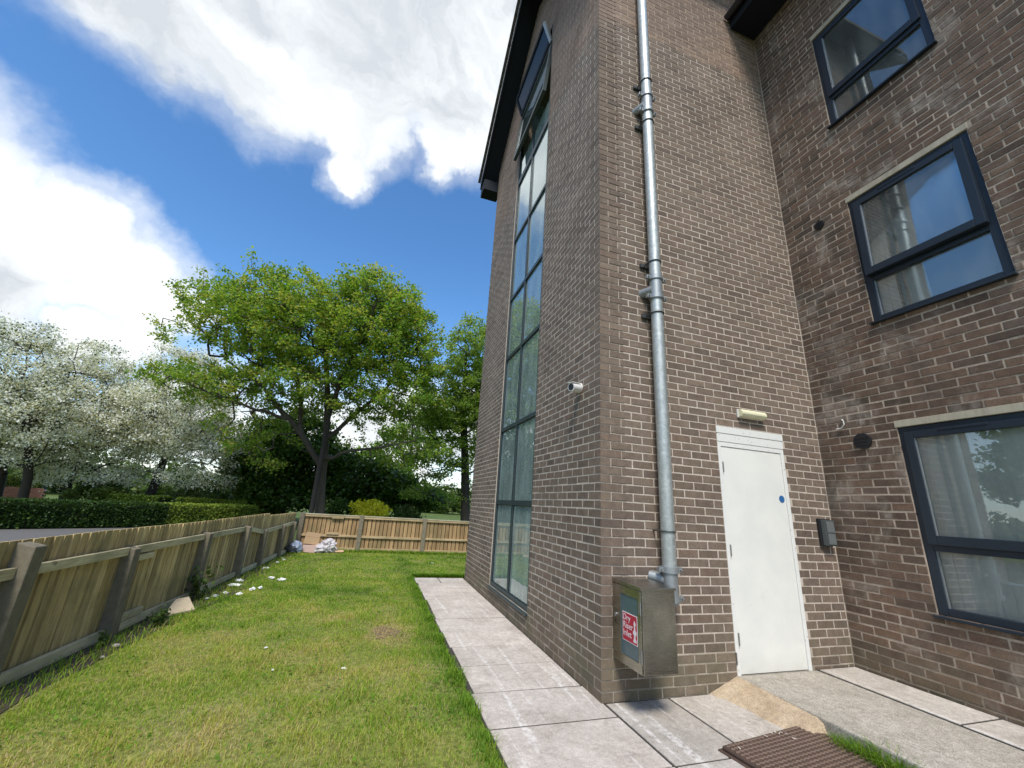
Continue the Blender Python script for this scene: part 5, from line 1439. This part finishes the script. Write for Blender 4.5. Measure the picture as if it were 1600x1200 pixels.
# ------------------------------------------------------------------ weeds, litter and rubbish
def weed(label, x, y, h, n, sz):
    th = thing('weed', label, 'weed', (x, y, -0.01), 'weeds along the fence foot')
    segs = []; C = []
    for k in range(7):
        a_ = rng.uniform(0, 6.28); t = np.array((x + 0.35 * h * math.cos(a_), y + 0.35 * h * math.sin(a_), h * rng.uniform(0.5, 1.0)))
        p0 = np.array((x, y, -0.01)); mid = (p0 + t) / 2 + (0, 0, 0.1 * h)
        segs += [(p0, mid, 0.004, 0.003), (mid, t, 0.003, 0.0015)]
        for f in rng.uniform(0.25, 1.0, n // 7): C.append((p0 + (t - p0) * f) + rng.normal(0, 0.10 * h, 3))
    V, F = tubes(segs); big_mesh('stem', V, F, M['weed'], th, {'tone': np.full(len(V), 0.5)})
    C = np.array(C); C[:, 2] = np.maximum(C[:, 2], 0.01)
    V, F, T = leaves(C, sz * rng.uniform(0.6, 1.3, len(C)), np.clip(rng.normal(0.5, 0.25, len(C)), 0, 1), 0.4)
    o_ = big_mesh('leaf', V, F, M['weed'], th, {'tone': T}); o_['kind'] = 'stuff'
weed('tall leafy weed growing against the third fence post', -3.84, 3.50, 0.42, 140, 0.055)
weed('low leafy weed beside the fence foot left of the wood offcut', -3.80, 2.35, 0.18, 90, 0.045)
weed('small weed at the foot of the second fence post', -3.96, 1.78, 0.12, 60, 0.035)

def lump(name, m, c, s, seed, sub=2, amp=0.25, parent=None, freq=2.2, flatz=None):
    import bmesh
    bm = bmesh.new(); bmesh.ops.create_icosphere(bm, subdivisions=sub, radius=1.0)
    for v in bm.verts:
        n_ = Vector(v.co); k = 1 + amp * mnoise.noise(n_ * freq + Vector((seed, seed * 1.3, -seed))) + 0.5 * amp * mnoise.noise(n_ * freq * 3.1 + Vector((seed, 0, seed)))
        v.co = Vector((n_.x * s[0] * k, n_.y * s[1] * k, n_.z * s[2] * k))
        if flatz is not None and v.co.z < flatz: v.co.z = flatz
    me = bpy.data.meshes.new(name); bm.to_mesh(me); bm.free()
    o_ = link(name, me, m, parent, tuple(np.array(c) - wloc(parent)))
    return o_
tag(lump('rubbish_bag', M['blue_bag'], (-3.50, 8.42, 0.115), (0.15, 0.15, 0.15), 3.1, 3, 0.35, flatz=-0.115), 'knotted blue grey plastic rubbish bag in the fence corner', 'rubbish bag')
tag(lump('rubbish_bag', M['dark_bag'], (-3.58, 8.30, 0.07), (0.15, 0.12, 0.10), 5.7, 3, 0.35, flatz=-0.075), 'dark plastic bag slumped in front of the blue bag', 'rubbish bag')
tag(lump('rubbish_bag', M['white_bag'], (-2.80, 8.66, 0.13), (0.20, 0.13, 0.16), 8.3, 4, 0.5, freq=3.0, flatz=-0.135), 'crumpled white plastic bag against the back fence', 'rubbish bag')
tag(lump('rubbish_bag', M['white_bag'], (-2.98, 8.56, 0.09), (0.15, 0.11, 0.11), 12.9, 3, 0.45, flatz=-0.095), 'grey white crumpled wrapping in front of the white bag', 'rubbish bag')
def carton(label, c, s, rz, tilt, m, flap=True):
    th = thing('cardboard_box', label, 'box', tuple(c))
    mt = Matrix.Rotation(rz, 4, 'Z') @ Matrix.Rotation(tilt, 4, 'Y')
    sx, sy, sz_ = [q / 2 for q in s]
    b = MB().box((-sx, -sy, -sz_), (sx, sy, sz_)); b.v = [tuple(np.array(mt @ Vector(v)) + c) for v in b.v]; b.build('carton', m, th, bevel=0.004)
    if flap:
        b = MB().box((-sx, -sy - 0.003, sz_), (sx, -sy, sz_ + sy * 1.1)); b.v = [tuple(np.array(mt @ Vector(v)) + c) for v in b.v]; b.build('flap', m, th)
carton('tan cardboard box on top of the rubbish in the fence corner', np.array((-3.20, 8.62, 0.275)), (0.34, 0.18, 0.18), 0.1, 0.10, M['cardboard'])
carton('pinkish cardboard box at the bottom of the rubbish pile', np.array((-3.20, 8.60, 0.085)), (0.30, 0.20, 0.17), -0.15, 0.03, M['mauve_bag'], False)
tag(MB().add([(-2.60, 8.55, 0.015), (-2.40, 8.60, 0.02), (-2.42, 8.68, 0.06), (-2.62, 8.64, 0.05), (-2.60, 8.55, 0.019), (-2.40, 8.60, 0.024), (-2.42, 8.68, 0.064), (-2.62, 8.64, 0.054)], [(0, 3, 2, 1), (4, 5, 6, 7), (0, 1, 5, 4), (1, 2, 6, 5), (2, 3, 7, 6), (3, 0, 4, 7)]).build('cardboard_scrap', M['cardboard']), 'small tan cardboard scrap right of the white bag', 'scrap')
tag(MB().add([(-3.86, 2.62, 0.01), (-3.66, 2.90, 0.01), (-3.80, 3.06, 0.11), (-3.90, 2.98, 0.10), (-3.86, 2.62, 0.028), (-3.66, 2.90, 0.028), (-3.80, 3.06, 0.128), (-3.90, 2.98, 0.118)], [(0, 3, 2, 1), (4, 5, 6, 7), (0, 1, 5, 4), (1, 2, 6, 5), (2, 3, 7, 6), (3, 0, 4, 7)]).build('wood_offcut', M['pale_wood']), 'pale triangular wood offcut leaning at the fence foot', 'offcut')
lit = [(-3.66, 4.35, 0.075), (-3.36, 4.12, 0.050), (-3.30, 5.02, 0.058), (-3.12, 4.88, 0.055), (-3.44, 3.80, 0.050), (-3.63, 3.88, 0.042), (-3.70, 3.68, 0.040), (-3.74, 3.54, 0.035), (-3.70, 4.75, 0.065), (-3.60, 6.0, 0.05), (-3.55, 6.75, 0.045), (-3.5, 7.15, 0.04), (-3.58, 7.4, 0.035), (-3.28, 4.22, 0.045), (-1.90, 0.95, 0.018), (-2.62, 1.55, 0.016), (-2.45, 1.0, 0.014), (-0.35, 7.1, 0.03)]
for k, (x, y, r_) in enumerate(lit):
    r_ *= 0.72; o_ = lump('paper_litter', M['litter'], (x, y, r_ * 0.30), (r_ * 1.3, r_ * 0.8, r_ * 0.42), 20.0 + k * 3.7, 3, 0.95, freq=1.9)
    o_.rotation_euler = (0, 0, k * 1.1)
    if k == 0: tag(o_, 'largest crumpled white paper lying against the fence foot', 'litter', 'white litter scattered along the left fence')
    elif k == 17: tag(o_, 'white scrap on the grass near the back fence by the building', 'litter', 'white litter scattered along the left fence')
    elif k in (14, 15, 16): tag(o_, 'tiny white scrap lying in the middle of the lawn', 'litter', 'tiny white scraps in the open lawn')
    else: tag(o_, 'white crumpled paper lying on the grass by the left fence', 'litter', 'white litter scattered along the left fence')
# stones and chips on the paving and the cover
for k, (x, y, z, r_, mm) in enumerate([(-3.84, 1.72, 0.0, 0.028, 'litter'), (-3.80, 1.45, 0.0, 0.016, 'litter')]):
    o_ = lump('stone', M['slab_grey'], (x, y, z + r_ * 0.4), (r_, r_ * 0.8, r_ * 0.6), 70 + k, 2, 0.3)
    tag(o_, 'rounded pale stone on the soil by the second fence post' if k == 0 else 'smaller pale stone on the soil nearer the viewer', 'stone', 'stones on the bare soil')
cv, cf = MB(), None
for k in range(17):
    x, y = 0.95 + rng.normal(0, 0.05), -0.68 + rng.normal(0, 0.035)
    if k > 15: x, y = rng.uniform(0.5, 1.3), rng.uniform(-1.1, -0.75)
    a_ = rng.uniform(0, 6.28); l_ = rng.uniform(0.010, 0.03); w_ = rng.uniform(0.004, 0.009)
    c_ = np.array((x, y, 0.0405)); d_ = np.array((math.cos(a_), math.sin(a_), 0)); e_ = np.array((-d_[1], d_[0], 0))
    vs = [c_ - d_ * l_ / 2 - e_ * w_ / 2, c_ + d_ * l_ / 2 - e_ * w_ / 3, c_ + d_ * l_ / 2 + e_ * w_ / 2, c_ - d_ * l_ / 2 + e_ * w_ / 2]
    cv.add(vs + [v + (0, 0, 0.003) for v in vs], [(0, 3, 2, 1), (4, 5, 6, 7), (0, 1, 5, 4), (1, 2, 6, 5), (2, 3, 7, 6), (3, 0, 4, 7)])
M['flake'] = simple('cream_flake', (0.60, 0.52, 0.42), 0.8, 0.2, 40.0)
tag(cv.build('paint_flakes', M['flake']), kind='stuff')
sd2 = MB()
for k in range(420):
    x = 1.10 - abs(rng.normal(0, 0.07)) + 0.05 * rng.uniform(); y = rng.uniform(-0.72, -0.01); r_ = rng.uniform(0.0012, 0.0042)
    c_ = np.array((x, y, 0.002))
    vs = [c_ + r_ * np.array(v) * rng.uniform(0.6, 1.3) for v in ((1, 0, 0), (0, 1, 0), (-1, 0, 0), (0, -1, 0), (0, 0, 0.8))]
    sd2.add(vs, [(0, 1, 4), (1, 2, 4), (2, 3, 4), (3, 0, 4)])
tag(sd2.build('loose_sand', M['fillet']), kind='stuff')
rb_ = MB()
for k in range(60):
    x, y = 1.30 + rng.normal(0, 0.02), -0.80 + rng.normal(0, 0.03); r_ = rng.uniform(0.004, 0.012)
    if k > 25: x, y = rng.uniform(-0.9, 1.2), rng.uniform(-1.0, 0.0); r_ = rng.uniform(0.002, 0.005)
    if k > 25 and x < 0.02: y = rng.uniform(-1.0, 3.0)
    if k > 45: x, y, zq = rng.uniform(1.4, 2.7), rng.uniform(-1.4, -0.1), 0.118
    else: zq = 0.004
    if y > -0.02 and x > -0.02: continue
    c_ = np.array((x, y, zq))
    vs = [c_ + r_ * np.array(v) * rng.uniform(0.6, 1.2) for v in ((1, 0, 0), (0, 1, 0), (-1, 0, 0), (0, -1, 0), (0, 0, 0.8))]
    rb_.add(vs, [(0, 1, 4), (1, 2, 4), (2, 3, 4), (3, 0, 4)])
tag(rb_.build('grit', M['soil']), kind='stuff')
